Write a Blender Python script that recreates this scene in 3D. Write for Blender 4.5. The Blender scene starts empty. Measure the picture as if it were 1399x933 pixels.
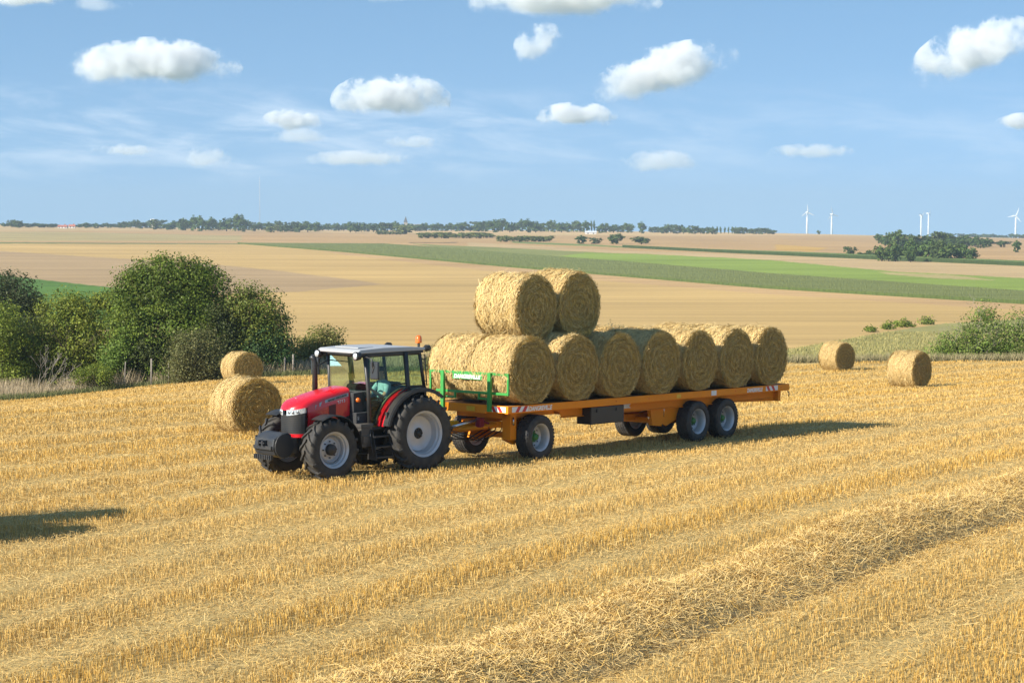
import bpy, bmesh, math, random
import numpy as np
from mathutils import Vector, Matrix
R_ = math.radians
rng = np.random.default_rng(7)
random.seed(7)
sc = bpy.context.scene
COL = sc.collection

# ------------------------------------------------------------------ camera, sky, sun, exposure
FPX = 2720.0; CX, CY, HOR = 699.5, 466.5, 316.0
PITCH = math.atan((CY - HOR) / FPX)
cam_d = bpy.data.cameras.new('camera'); cam = bpy.data.objects.new('camera', cam_d); COL.objects.link(cam)
cam_d.sensor_width = 36.0; cam_d.lens = 36.0 * FPX / 1399.0
cam_d.clip_start = 0.5; cam_d.clip_end = 120000
cam.location = (0, 0, 0); cam.rotation_euler = (math.pi / 2 - PITCH, 0, 0)
sc.camera = cam

SUN_EL = R_(30.5); SUN_H = Vector((-0.81, -0.586, 0)).normalized()
to_sun = Vector((SUN_H.x * math.cos(SUN_EL), SUN_H.y * math.cos(SUN_EL), math.sin(SUN_EL)))
sd = bpy.data.lights.new('sun', 'SUN'); sd.energy = 5.0; sd.angle = R_(0.55); sd.color = (1.0, 0.925, 0.80)
so = bpy.data.objects.new('sun', sd); COL.objects.link(so)
so.rotation_euler = (-to_sun).to_track_quat('-Z', 'Y').to_euler()
so.location = (-60, -40, 60)

w = bpy.data.worlds.new('World'); sc.world = w; w.use_nodes = True
wn, wl = w.node_tree.nodes, w.node_tree.links
wn.clear()
w_out = wn.new('ShaderNodeOutputWorld'); w_bg = wn.new('ShaderNodeBackground')
sky = wn.new('ShaderNodeTexSky'); sky.sky_type = 'NISHITA'; sky.sun_disc = False
sky.sun_elevation = SUN_EL; sky.sun_rotation = math.atan2(to_sun.x, to_sun.y)
sky.altitude = 0; sky.air_density = 1.0; sky.dust_density = 0.2; sky.ozone_density = 2.0
w_bg.inputs['Strength'].default_value = 0.132
w_tc = wn.new('ShaderNodeTexCoord'); w_mp = wn.new('ShaderNodeVectorMath'); w_mp.operation = 'MULTIPLY_ADD'
w_mp.inputs[1].default_value = (1, 1, 1.9); w_mp.inputs[2].default_value = (0, 0, 0.33)
w_nm = wn.new('ShaderNodeVectorMath'); w_nm.operation = 'NORMALIZE'
wl.new(w_tc.outputs['Generated'], w_mp.inputs[0]); wl.new(w_mp.outputs[0], w_nm.inputs[0]); wl.new(w_nm.outputs[0], sky.inputs['Vector'])
w_ti = wn.new('ShaderNodeMix'); w_ti.data_type = 'RGBA'; w_ti.blend_type = 'MULTIPLY'; w_ti.inputs[0].default_value = 1; w_ti.inputs[7].default_value = (0.91, 1.07, 1.02, 1)
wl.new(sky.outputs['Color'], w_ti.inputs[6])
# thin high veil of cloud, in sky directions (azimuth, elevation)
def w_math(op, a, b=None):
    n = wn.new('ShaderNodeMath'); n.operation = op
    for i, v in enumerate((a, b)):
        if v is None: continue
        if isinstance(v, (int, float)): n.inputs[i].default_value = v
        else: wl.new(v, n.inputs[i])
    return n.outputs[0]
def w_ss(v, a, b):
    n = wn.new('ShaderNodeMapRange'); n.interpolation_type = 'SMOOTHSTEP'; n.inputs['From Min'].default_value = a; n.inputs['From Max'].default_value = b; wl.new(v, n.inputs['Value']); return n.outputs[0]
w_sp = wn.new('ShaderNodeSeparateXYZ'); wl.new(w_tc.outputs['Generated'], w_sp.inputs[0])
w_az = w_math('ARCTAN2', w_sp.outputs['X'], w_sp.outputs['Y']); w_el = w_sp.outputs['Z']
w_cb = wn.new('ShaderNodeCombineXYZ'); wl.new(w_math('MULTIPLY', w_az, 15.0), w_cb.inputs[0]); wl.new(w_math('ADD', w_math('MULTIPLY', w_el, 70.0), w_math('MULTIPLY', w_az, 5.0)), w_cb.inputs[1])
w_no = wn.new('ShaderNodeTexNoise'); w_no.inputs['Scale'].default_value = 1.0; w_no.inputs['Detail'].default_value = 8; w_no.inputs['Roughness'].default_value = .6; w_no.inputs['Distortion'].default_value = .4
wl.new(w_cb.outputs[0], w_no.inputs['Vector'])
w_veil = w_math('MULTIPLY', w_ss(w_no.outputs['Fac'], .40, .72), w_math('MULTIPLY', w_ss(w_el, .018, .038), w_math('SUBTRACT', 1.0, w_ss(w_el, .052, .080))))
w_veil = w_math('MULTIPLY', w_veil, w_math('ADD', .20, w_math('MULTIPLY', w_math('SUBTRACT', 1.0, w_ss(w_az, -.12, .14)), .34)))
w_mx = wn.new('ShaderNodeMix'); w_mx.data_type = 'RGBA'; wl.new(w_veil, w_mx.inputs[0]); wl.new(w_ti.outputs[2], w_mx.inputs[6]); w_mx.inputs[7].default_value = (4.6, 5.0, 5.4, 1)
wl.new(w_mx.outputs[2], w_bg.inputs['Color'])
wl.new(w_bg.outputs[0], w_out.inputs['Surface'])
sc.view_settings.view_transform = 'Standard'; sc.view_settings.look = 'None'
sc.view_settings.exposure = 0.87; sc.view_settings.gamma = 1.0
sc.view_settings.use_curve_mapping = False
cy = sc.cycles
cy.use_denoising = True
cy.max_bounces = 8; cy.diffuse_bounces = 3; cy.glossy_bounces = 3; cy.transmission_bounces = 6
cy.transparent_max_bounces = 16; cy.volume_bounces = 3
cy.caustics_reflective = False; cy.caustics_refractive = False

# ------------------------------------------------------------------ terrain heights
ZC = [-5.564281916794782, 0.0074649748927169135, -1.1770155632872137, -1.4905853654379382, 0.698136130691391, -0.0006674442716157192]
PRO = np.array([(120, 498), (140, 488), (160, 476), (190, 462), (220, 452), (300, 432), (420, 404), (550, 379), (760, 353),
                (1000, 338), (1350, 326), (1900, 318.5), (2300, 316), (3000, 318.5), (4500, 323), (7000, 328), (16000, 330), (60000, 330)], float)
RIDGE = np.array([(-500, 306.5), (0, 307), (100, 309), (300, 312), (450, 314.2), (700, 314.5), (1060, 318.5), (1190, 321.5), (1399, 325.5), (1900, 328)], float)
def sstep(t): t = np.clip(t, 0, 1); return t * t * (3 - 2 * t)
def terrain(X, Y):
    X = np.asarray(X, float); Y = np.asarray(Y, float)
    Yc = np.clip(Y, 22, 135); y = (Yc - 50) / 50; Xc = np.clip(X, -30, 32)
    zn = ZC[0] + ZC[1] * Xc + ZC[2] * y + ZC[3] * y * y + ZC[4] * y ** 3 + ZC[5] * Xc * y
    zn = zn - 0.95 * sstep((-X - 13) / 14.0) * sstep((Y - 58) / 38.0)
    Ys = np.maximum(Y, 1.0)
    px = CX + FPX * X / Ys
    row = np.interp(np.log(Ys), np.log(PRO[:, 0]), PRO[:, 1])
    sh = np.interp(px, RIDGE[:, 0], RIDGE[:, 1]) - 316.0
    row = row + sh * sstep((np.log(Ys) - math.log(500)) / (math.log(2100) - math.log(500)))
    zf = -(row - HOR) / FPX * Ys
    t = sstep((Y - 112) / 26.0)
    return zn * (1 - t) + zf * t
def T(x, y): return float(terrain(x, y))
def at(px, Y): return (px - CX) / FPX * Y
def _edge():
    pts = []; yy = np.linspace(60, 138, 800)
    for px, row in ((-150, 556), (0, 548), (100, 540), (200, 529), (290, 520), (400, 515), (560, 508), (800, 502), (1075, 496.5), (1300, 494), (1399, 493.5)):
        r = HOR - FPX * terrain((px - CX) / FPX * yy, yy) / yy
        Y = float(yy[np.argmin(np.abs(r - row))]); pts.append(((px - CX) / FPX * Y, Y))
    return np.array([(pts[0][0] - 30, pts[0][1] - 6)] + pts + [(62, pts[-1][1] + 3)])
EDGE = _edge()
def edgeY(X): return np.interp(X, EDGE[:, 0], EDGE[:, 1])
def s2l(c):
    c = np.asarray(c, float) / 255.0
    return np.where(c <= 0.04045, c / 12.92, ((c + 0.055) / 1.055) ** 2.4)
ROWA = R_(54.0); RD = np.array([math.cos(ROWA), math.sin(ROWA)]); RN = np.array([math.sin(ROWA), -math.cos(ROWA)])
def noise1(x, seed, scale):
    r = np.random.default_rng(seed).random(4096); q = np.asarray(x) / scale + 1000.0
    i = np.floor(q).astype(int); f = q - i; f = f * f * (3 - 2 * f)
    return r[i % 4096] * (1 - f) + r[(i + 1) % 4096] * f
def noise2(x, y, seed, scale):
    r = np.random.default_rng(seed).random((256, 256)); x = np.asarray(x) / scale + 500.0; y = np.asarray(y) / scale + 500.0
    i = np.floor(x).astype(int); j = np.floor(y).astype(int); f = x - i; g = y - j
    f = f * f * (3 - 2 * f); g = g * g * (3 - 2 * g)
    a = r[i % 256, j % 256]; b = r[(i + 1) % 256, j % 256]; c = r[i % 256, (j + 1) % 256]; d = r[(i + 1) % 256, (j + 1) % 256]
    return (a * (1 - f) + b * f) * (1 - g) + (c * (1 - f) + d * f) * g

# ------------------------------------------------------------------ materials
def nt(name):
    m = bpy.data.materials.new(name); m.use_nodes = True
    return m, m.node_tree.nodes, m.node_tree.links
def setp(b, **k):
    for n, v in k.items():
        n = n.replace('_', ' ')
        if n in b.inputs: b.inputs[n].default_value = v
def mat(name, col, rough=0.5, metal=0.0, var=0.10, scale=6.0, dirt=None, coat=0.0, bump=0.0, spec=0.5):
    """painted / plain surface with a procedural grime variation"""
    m, N, L = nt(name); b = N['Principled BSDF']
    setp(b, Roughness=rough, Metallic=metal, Coat_Weight=coat, Specular_IOR_Level=spec)
    tc = N.new('ShaderNodeTexCoord'); no = N.new('ShaderNodeTexNoise'); no.inputs['Scale'].default_value = scale
    no.inputs['Detail'].default_value = 6
    L.new(tc.outputs['Object'], no.inputs['Vector'])
    cr = N.new('ShaderNodeValToRGB'); e = cr.color_ramp.elements
    e[0].position = 0.35; e[1].position = 0.72
    c = np.array(col, float); d = np.array(dirt if dirt is not None else c * (1 - var * 2))
    e[0].color = (*(c * (1 + var * 0.3)), 1); e[1].color = (*d, 1) if dirt is None else (*(c * 0.72 + d * 0.28), 1)
    L.new(no.outputs['Fac'], cr.inputs['Fac']); L.new(cr.outputs['Color'], b.inputs['Base Color'])
    mr = N.new('ShaderNodeMapRange'); mr.inputs['To Min'].default_value = max(rough - 0.08, 0.03); mr.inputs['To Max'].default_value = min(rough + 0.16, 1)
    L.new(no.outputs['Fac'], mr.inputs['Value']); L.new(mr.outputs[0], b.inputs['Roughness'])
    if bump:
        bp = N.new('ShaderNodeBump'); bp.inputs['Strength'].default_value = bump; bp.inputs['Distance'].default_value = 0.01
        n2 = N.new('ShaderNodeTexNoise'); n2.inputs['Scale'].default_value = scale * 12
        L.new(tc.outputs['Object'], n2.inputs['Vector']); L.new(n2.outputs['Fac'], bp.inputs['Height']); L.new(bp.outputs[0], b.inputs['Normal'])
    return m
def colmat(name, rough=0.75, trans=0.0, spec=0.25):
    """base colour from the per-leaf / per-straw 'Col' attribute"""
    m, N, L = nt(name); b = N['Principled BSDF']; setp(b, Roughness=rough, Specular_IOR_Level=spec)
    a = N.new('ShaderNodeAttribute'); a.attribute_name = 'Col'
    L.new(a.outputs['Color'], b.inputs['Base Color'])
    if trans:
        t = N.new('ShaderNodeBsdfTranslucent'); L.new(a.outputs['Color'], t.inputs['Color'])
        mx = N.new('ShaderNodeMixShader'); mx.inputs[0].default_value = trans
        L.new(b.outputs[0], mx.inputs[1]); L.new(t.outputs[0], mx.inputs[2]); L.new(mx.outputs[0], N['Material Output'].inputs['Surface'])
    return m
def glassmat(name, tint, refl=0.10):
    m, N, L = nt(name); N.remove(N['Principled BSDF'])
    tr = N.new('ShaderNodeBsdfTransparent'); tr.inputs['Color'].default_value = (*tint, 1)
    gl = N.new('ShaderNodeBsdfGlossy'); gl.inputs['Roughness'].default_value = 0.02; gl.inputs['Color'].default_value = (0.9, 1.0, 0.95, 1)
    fr = N.new('ShaderNodeFresnel'); fr.inputs['IOR'].default_value = 1.38
    ad = N.new('ShaderNodeMath'); ad.operation = 'MULTIPLY_ADD'; ad.inputs[1].default_value = .55; ad.inputs[2].default_value = refl; L.new(fr.outputs[0], ad.inputs[0])
    mx = N.new('ShaderNodeMixShader'); L.new(ad.outputs[0], mx.inputs[0]); L.new(tr.outputs[0], mx.inputs[1]); L.new(gl.outputs[0], mx.inputs[2])
    L.new(mx.outputs[0], N['Material Output'].inputs['Surface'])
    return m
M = {}
DUST = (0.30, 0.22, 0.12)
M['red'] = mat('red paint', (0.66, 0.006, 0.016), 0.26, var=0.08, coat=0.5, scale=2.5, dirt=(0.50, 0.03, 0.025))
M['dkred'] = mat('dark red grille', (0.10, 0.004, 0.008), 0.5)
M['black'] = mat('black plastic', (0.014, 0.015, 0.016), 0.42, dirt=(0.08, 0.065, 0.045), scale=3)
M['frame'] = mat('dark steel', (0.020, 0.021, 0.023), 0.45, dirt=(0.10, 0.08, 0.05), scale=4)
M['iron'] = mat('grey cast iron', (0.045, 0.047, 0.050), 0.5, dirt=DUST, scale=5)
M['ballast'] = mat('anthracite ballast paint', (0.026, 0.028, 0.032), 0.38, dirt=(0.09, 0.08, 0.06), scale=3)
M['tyre'] = mat('tyre rubber', (0.020, 0.020, 0.020), 0.72, dirt=(0.17, 0.14, 0.10), scale=5, bump=0.15)
M['tyre2'] = mat('trailer tyre rubber', (0.022, 0.023, 0.025), 0.75, dirt=(0.20, 0.16, 0.11), scale=5, bump=0.15)
M['rim'] = mat('silver wheel paint', (0.50, 0.51, 0.53), 0.38, metal=0.25, dirt=(0.38, 0.31, 0.22), scale=3)
M['silver'] = mat('silver roof paint', (0.36, 0.37, 0.38), 0.38, dirt=(0.35, 0.30, 0.22), scale=2)
M['decal'] = mat('silver grey decal', (0.42, 0.43, 0.44), 0.4)
M['white'] = mat('white lettering', (0.80, 0.80, 0.78), 0.5, var=0.03)
M['chevwhite'] = mat('white reflective stripe', (0.72, 0.72, 0.70), 0.4, var=0.06)
M['chevred'] = mat('red reflective stripe', (0.55, 0.02, 0.02), 0.4)
M['orange'] = mat('orange trailer paint', (0.80, 0.25, 0.007), 0.55, dirt=(0.60, 0.24, 0.03), scale=2.2, spec=0.2)
M['yellow'] = mat('yellow hitch paint', (0.75, 0.42, 0.01), 0.45)
M['green'] = mat('green railing paint', (0.045, 0.30, 0.055), 0.4, var=0.1)
M['hubgreen'] = mat('green hub paint', (0.03, 0.17, 0.03), 0.45, dirt=(0.1, 0.12, 0.05))
M['deck'] = mat('worn deck boards', (0.16, 0.075, 0.03), 0.8, dirt=(0.35, 0.25, 0.12), scale=3)
M['trim'] = mat('cab lining', (0.035, 0.036, 0.038), 0.8)
M['panelgreen'] = mat('tinted lower door lining', (0.14, 0.17, 0.11), 0.7)
M['glass'] = glassmat('green tinted cab glass', (0.62, 0.77, 0.64), 0.015)
M['mirror'] = mat('mirror back', (0.03, 0.032, 0.034), 0.35)
M['lens'] = mat('clear lamp lens', (0.75, 0.78, 0.80), 0.12, metal=0.4, scale=40, var=0.3)
M['amber'] = mat('amber lens', (0.80, 0.16, 0.01), 0.2, var=0.15, coat=0.5)
M['chrome'] = mat('chromed rod', (0.55, 0.56, 0.58), 0.18, metal=0.9)
M['maroon'] = mat('maroon hose coupling', (0.22, 0.012, 0.03), 0.4)
M['skin'] = mat('skin', (0.50, 0.27, 0.18), 0.55, var=0.06, scale=12)
M['shirt'] = mat('pale blue shirt', (0.33, 0.52, 0.62), 0.8, var=0.12, scale=14, bump=0.3)
M['trouser'] = mat('dark blue trousers', (0.04, 0.06, 0.10), 0.85)
M['hair'] = mat('brown hair', (0.06, 0.035, 0.02), 0.6)
M['seat'] = mat('seat fabric', (0.03, 0.03, 0.033), 0.85)
M['post'] = mat('weathered fence wood', (0.26, 0.23, 0.19), 0.85, scale=18, var=0.2)
M['bark'] = mat('bark', (0.10, 0.075, 0.05), 0.9, scale=12, var=0.25)
M['deadwood'] = mat('bleached dead branches', (0.30, 0.26, 0.21), 0.85, scale=20, var=0.2)
M['turbine'] = mat('white turbine paint', (0.80, 0.80, 0.80), 0.4, var=0.03, scale=0.05)
M['wallwhite'] = mat('white render', (0.72, 0.70, 0.66), 0.8, scale=0.3)
M['rooftile'] = mat('red roof tiles', (0.40, 0.13, 0.075), 0.8, scale=0.5)
M['roofgrey'] = mat('grey sheet roof', (0.55, 0.56, 0.57), 0.6, scale=0.3)
M['stone'] = mat('church stone', (0.30, 0.27, 0.23), 0.85, scale=0.4)
M['slate'] = mat('slate', (0.07, 0.075, 0.085), 0.6, scale=0.5)
M['straw'] = colmat('straw', 0.62, 0.12, 0.3)
M['stubble'] = colmat('stubble stalks', 0.62, 0.15, 0.3)
M['leaf'] = colmat('leaves', 0.55, 0.42, 0.3)
M['farleaf'] = colmat('distant leaves', 0.8, 0.15, 0.1)
M['grass'] = colmat('dry grass', 0.8, 0.25, 0.1)
M['crop'] = colmat('crop leaves', 0.8, 0.2, 0.1)

# ------------------------------------------------------------------ object helpers
def tag(o, label=None, cat=None, group=None, kind=None):
    if label: o['label'] = label
    if cat: o['category'] = cat
    if group: o['group'] = group
    if kind: o['kind'] = kind
    return o
def empty(name, loc, rot=(0, 0, 0)):
    o = bpy.data.objects.new(name, None); COL.objects.link(o); o.location = loc; o.rotation_euler = rot
    o.empty_display_size = 0.3
    return o
class MB:
    def __init__(s): s.v = []; s.f = []; s.m = []; s.sm = []
    def add(s, vs, fs, mi=0, smooth=False):
        k = len(s.v); s.v += [tuple(map(float, p)) for p in vs]; s.f += [tuple(i + k for i in f) for f in fs]
        s.m += [mi] * len(fs); s.sm += [smooth] * len(fs); return s
    def box(s, lo, hi, mi=0, mat4=None):
        (a, b, c), (d, e, f) = lo, hi
        vs = [(a, b, c), (d, b, c), (d, e, c), (a, e, c), (a, b, f), (d, b, f), (d, e, f), (a, e, f)]
        if mat4 is not None: vs = [mat4 @ Vector(p) for p in vs]
        return s.add(vs, [(0, 3, 2, 1), (4, 5, 6, 7), (0, 1, 5, 4), (1, 2, 6, 5), (2, 3, 7, 6), (3, 0, 4, 7)], mi)
    def prism(s, pts, axis, a, b, mi=0):
        """pts: polygon in the two other axes (order x,y,z without axis), extruded a..b along axis"""
        n = len(pts)
        def mk(p, t):
            return {'x': (t, p[0], p[1]), 'y': (p[0], t, p[1]), 'z': (p[0], p[1], t)}[axis]
        vs = [mk(p, a) for p in pts] + [mk(p, b) for p in pts]
        fs = [tuple(range(n)), tuple(range(2 * n - 1, n - 1, -1))] + [(i, i + n, (i + 1) % n + n, (i + 1) % n) for i in range(n)]
        return s.add(vs, fs, mi)
    def tube(s, pts, r, n=8, mi=0, cap=True):
        pts = [Vector(p) for p in pts]; rs = r if isinstance(r, (list, tuple)) else [r] * len(pts)
        vs = []; fs = []
        d0 = (pts[1] - pts[0]).normalized(); ref = Vector((0, 0, 1)) if abs(d0.z) < 0.9 else Vector((1, 0, 0))
        u = d0.cross(ref).normalized()
        for i, p in enumerate(pts):
            d = (pts[min(i + 1, len(pts) - 1)] - pts[max(i - 1, 0)]).normalized()
            u = (u - d * u.dot(d)).normalized(); v = d.cross(u)
            for k in range(n):
                a = 2 * math.pi * k / n; vs.append(p + (u * math.cos(a) + v * math.sin(a)) * rs[i])
        for i in range(len(pts) - 1):
            for k in range(n): fs.append((i * n + k, i * n + (k + 1) % n, (i + 1) * n + (k + 1) % n, (i + 1) * n + k))
        s.add(vs, fs, mi, True)
        if cap:
            k = len(s.v) - len(vs)
            s.f += [tuple(k + i for i in reversed(range(n))), tuple(k + len(vs) - n + i for i in range(n))]; s.m += [mi] * 2; s.sm += [False] * 2
        return s
    def lathe(s, prof, axis='y', c=(0, 0, 0), n=48, mi=0, smooth=True, closed=False):
        """prof: (radius, offset along axis)"""
        vs = []; fs = []; c = Vector(c); q = len(prof)
        for i in range(n):
            a = 2 * math.pi * i / n; ca, sa = math.cos(a), math.sin(a)
            for r, o in prof:
                vs.append(c + (Vector((r * ca, o, r * sa)) if axis == 'y' else Vector((r * ca, r * sa, o)) if axis == 'z' else Vector((o, r * ca, r * sa))))
        for i in range(n):
            j = (i + 1) % n
            for k in range(q if closed else q - 1):
                l = (k + 1) % q; fs.append((i * q + k, i * q + l, j * q + l, j * q + k))
        return s.add(vs, fs, mi, smooth)
    def build(s, name, mats, parent=None, bevel=0.0, seg=2, autosmooth=None):
        me = bpy.data.meshes.new(name); me.from_pydata(s.v, [], s.f)
        for m in (mats if isinstance(mats, (list, tuple)) else [mats]): me.materials.append(m)
        me.polygons.foreach_set('material_index', s.m); me.polygons.foreach_set('use_smooth', s.sm)
        bm = bmesh.new(); bm.from_mesh(me); bmesh.ops.recalc_face_normals(bm, faces=bm.faces)
        if bevel:
            es = [e for e in bm.edges if len(e.link_faces) == 2 and e.calc_face_angle() > 0.5]
            bmesh.ops.bevel(bm, geom=es, offset=bevel, segments=seg, profile=0.6, affect='EDGES', clamp_overlap=True)
        bm.to_mesh(me); bm.free()
        if autosmooth: 
            for p in me.polygons: p.use_smooth = True
            me.set_sharp_from_angle(angle=R_(autosmooth))
        o = bpy.data.objects.new(name, me); COL.objects.link(o)
        if parent: o.parent = parent
        return o
def polys_mesh(name, V, C, material, parent=None, smooth=False, tris=False):
    """V (N,k,3) separate polygons, C (N,3) colour per polygon"""
    V = np.asarray(V, np.float32); n, k = V.shape[:2]
    me = bpy.data.meshes.new(name); me.vertices.add(n * k); me.vertices.foreach_set('co', V.reshape(-1))
    me.loops.add(n * k); me.loops.foreach_set('vertex_index', np.arange(n * k, dtype=np.int32))
    me.polygons.add(n); me.polygons.foreach_set('loop_start', np.arange(0, n * k, k, dtype=np.int32))
    a = me.attributes.new('Col', 'FLOAT_COLOR', 'POINT')
    c4 = np.ones((n, k, 4), np.float32); C = np.asarray(C, np.float32)
    c4[:, :, :3] = C[:, None, :] if C.ndim == 2 else C
    a.data.foreach_set('color', c4.reshape(-1)); me.materials.append(material); me.update()
    o = bpy.data.objects.new(name, me); COL.objects.link(o)
    if parent: o.parent = parent
    return o
def lettering(name, txt, size, origin, right, up, material, parent, squeeze=1.0, bold=0.0, italic=0.0, depth=0.003, center=False):
    cu = bpy.data.curves.new(name, 'FONT'); cu.body = txt; cu.size = size; cu.extrude = depth; cu.offset = bold; cu.shear = italic
    cu.resolution_u = 3
    if center: cu.align_x = 'CENTER'
    t = bpy.data.objects.new(name, cu); COL.objects.link(t)
    me = bpy.data.meshes.new_from_object(t.evaluated_get(bpy.context.evaluated_depsgraph_get()))
    bpy.data.objects.remove(t); me.name = name
    r = Vector(right).normalized(); u = Vector(up).normalized(); n = r.cross(u)
    mt = Matrix.Translation(Vector(origin)) @ Matrix((r, u, n)).transposed().to_4x4() @ Matrix.Diagonal((squeeze, 1, 1, 1))
    me.transform(mt); me.materials.clear(); me.materials.append(material)
    o = bpy.data.objects.new(name, me); COL.objects.link(o); o.parent = parent
    return o
def unit(a): return a / np.maximum(np.linalg.norm(a, axis=-1, keepdims=True), 1e-9)
def strands(P, D, N, L, Wd):
    """flat strips: centre P, direction D, surface normal N, length L, width Wd -> (n,4,3)"""
    D = unit(D); S = unit(np.cross(D, N)); a = D * (L / 2)[:, None]; b = S * (Wd / 2)[:, None]
    return np.stack([P - a - b, P + a - b, P + a + b, P - a + b], 1)

# ------------------------------------------------------------------ ground: one sheet from the camera to the horizon
_Yg = np.exp(np.linspace(math.log(90), math.log(15000), 1400))
def Y_at(px, row):
    r = HOR - FPX * terrain(at(px, _Yg), _Yg) / _Yg
    r = np.minimum.accumulate(r)
    return float(np.interp(-row, -r, _Yg))
def inpoly(x, y, poly):
    c = np.zeros(x.shape, bool); n = len(poly)
    for i in range(n):
        (x1, y1), (x2, y2) = poly[i], poly[(i + 1) % n]
        if y1 == y2: continue
        c ^= ((y1 > y) != (y2 > y)) & (x < (x2 - x1) * (y - y1) / (y2 - y1) + x1)
    return c
FIELDS = [
    ((212, 180, 128), [(-900, 300), (1900, 300), (1900, 345), (700, 322), (-900, 322)]),
    ((203, 166, 116), [(-900, 318), (300, 315), (700, 322), (1100, 322), (1900, 335), (1900, 380), (700, 345), (-900, 331)]),
    ((190, 170, 118), [(-900, 316), (80, 317), (330, 322), (330, 329), (-900, 330)]),
    ((213, 178, 116), [(-900, 328), (0, 332), (330, 333), (480, 346), (700, 367), (900, 384), (1100, 400), (1399, 424), (1900, 465), (1900, 530), (-900, 530)]),
    ((208, 171, 120), [(430, 341), (700, 362), (1050, 390), (1399, 411), (1900, 450), (1900, 463), (1399, 424), (1050, 402), (700, 374), (475, 349)]),
    ((192, 162, 120), [(-900, 320), (0, 343), (190, 355), (290, 361), (400, 372), (525, 388), (400, 399), (280, 402), (155, 393), (0, 376), (-900, 300)]),
    ((98, 132, 56), [(-900, 320), (0, 376), (155, 393), (260, 404), (200, 450), (-900, 450)]),
    ((135, 140, 84), [(-900, 330), (0, 331), (230, 332.4), (330, 333), (330, 334), (0, 332.8), (-900, 332)]),
    ((222, 186, 132), [(430, 314.0), (1190, 316), (1190, 322), (900, 322), (700, 319), (430, 316)]),
    ((208, 178, 130), [(640, 331), (860, 343), (1100, 350), (1399, 363), (1900, 395), (1900, 412), (1399, 381), (1220, 371), (1050, 355), (860, 347), (640, 338)]),
    ((150, 152, 90), [(560, 333), (700, 339), (860, 347), (880, 360), (700, 348), (600, 338)]),
    ((150, 168, 78), [(800, 345), (880, 347), (1050, 355), (1220, 371), (1399, 380), (1900, 412), (1900, 433), (1399, 398), (1050, 374), (870, 359), (760, 351)]),
    ((196, 178, 120), [(1200, 371.5), (1300, 376), (1360, 383), (1290, 381), (1215, 375)]),
    ((132, 146, 82), [(700, 330), (760, 332), (870, 337.4), (870, 339), (760, 334.5), (700, 332)]),
    ((214, 172, 98), [(1060, 334), (1130, 339), (1110, 344), (1060, 342)]),
    ((140, 118, 84), [(560, 331.4), (625, 331.0), (625, 332.2), (560, 332.4)]),
]
MEADOW = [(1030, 484), (1075, 478), (1150, 465), (1215, 453), (1290, 442), (1399, 436), (1900, 420), (1900, 520), (1030, 520)]
def field_colours(px, row):
    out = np.tile(s2l((206, 172, 122)), (px.size, 1)).reshape(px.shape + (3,))
    jx = (noise2(px, row * 3, 5, 30) - .5) * 1.2
    for c, poly in FIELDS: out[inpoly(px, row + jx * 0.5, poly)] = s2l(c)
    out *= 0.74
    return out
def track(v):
    """0..1: how flattened the stubble is (combine and tractor wheel tracks run along the rows)"""
    t = np.zeros_like(v)
    for c, wd in ((-33.6, .5), (-31.2, .5), (-29.3, .6), (-26.6, .45), (-24.1, .7), (-22.0, .5), (-19.9, .7), (-17.6, .5), (-15.4, .8), (-13.2, .5), (-11.0, .5), (-8.5, .5), (-6, .6), (-37, .8), (-40.5, .6), (-44, .9), (-48, .7), (-52, .9), (-57, .8), (-62, 1), (-68, .9), (-75, 1.1)):
        t = np.maximum(t, np.exp(-((v - c) / wd) ** 2))
    return t
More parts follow.
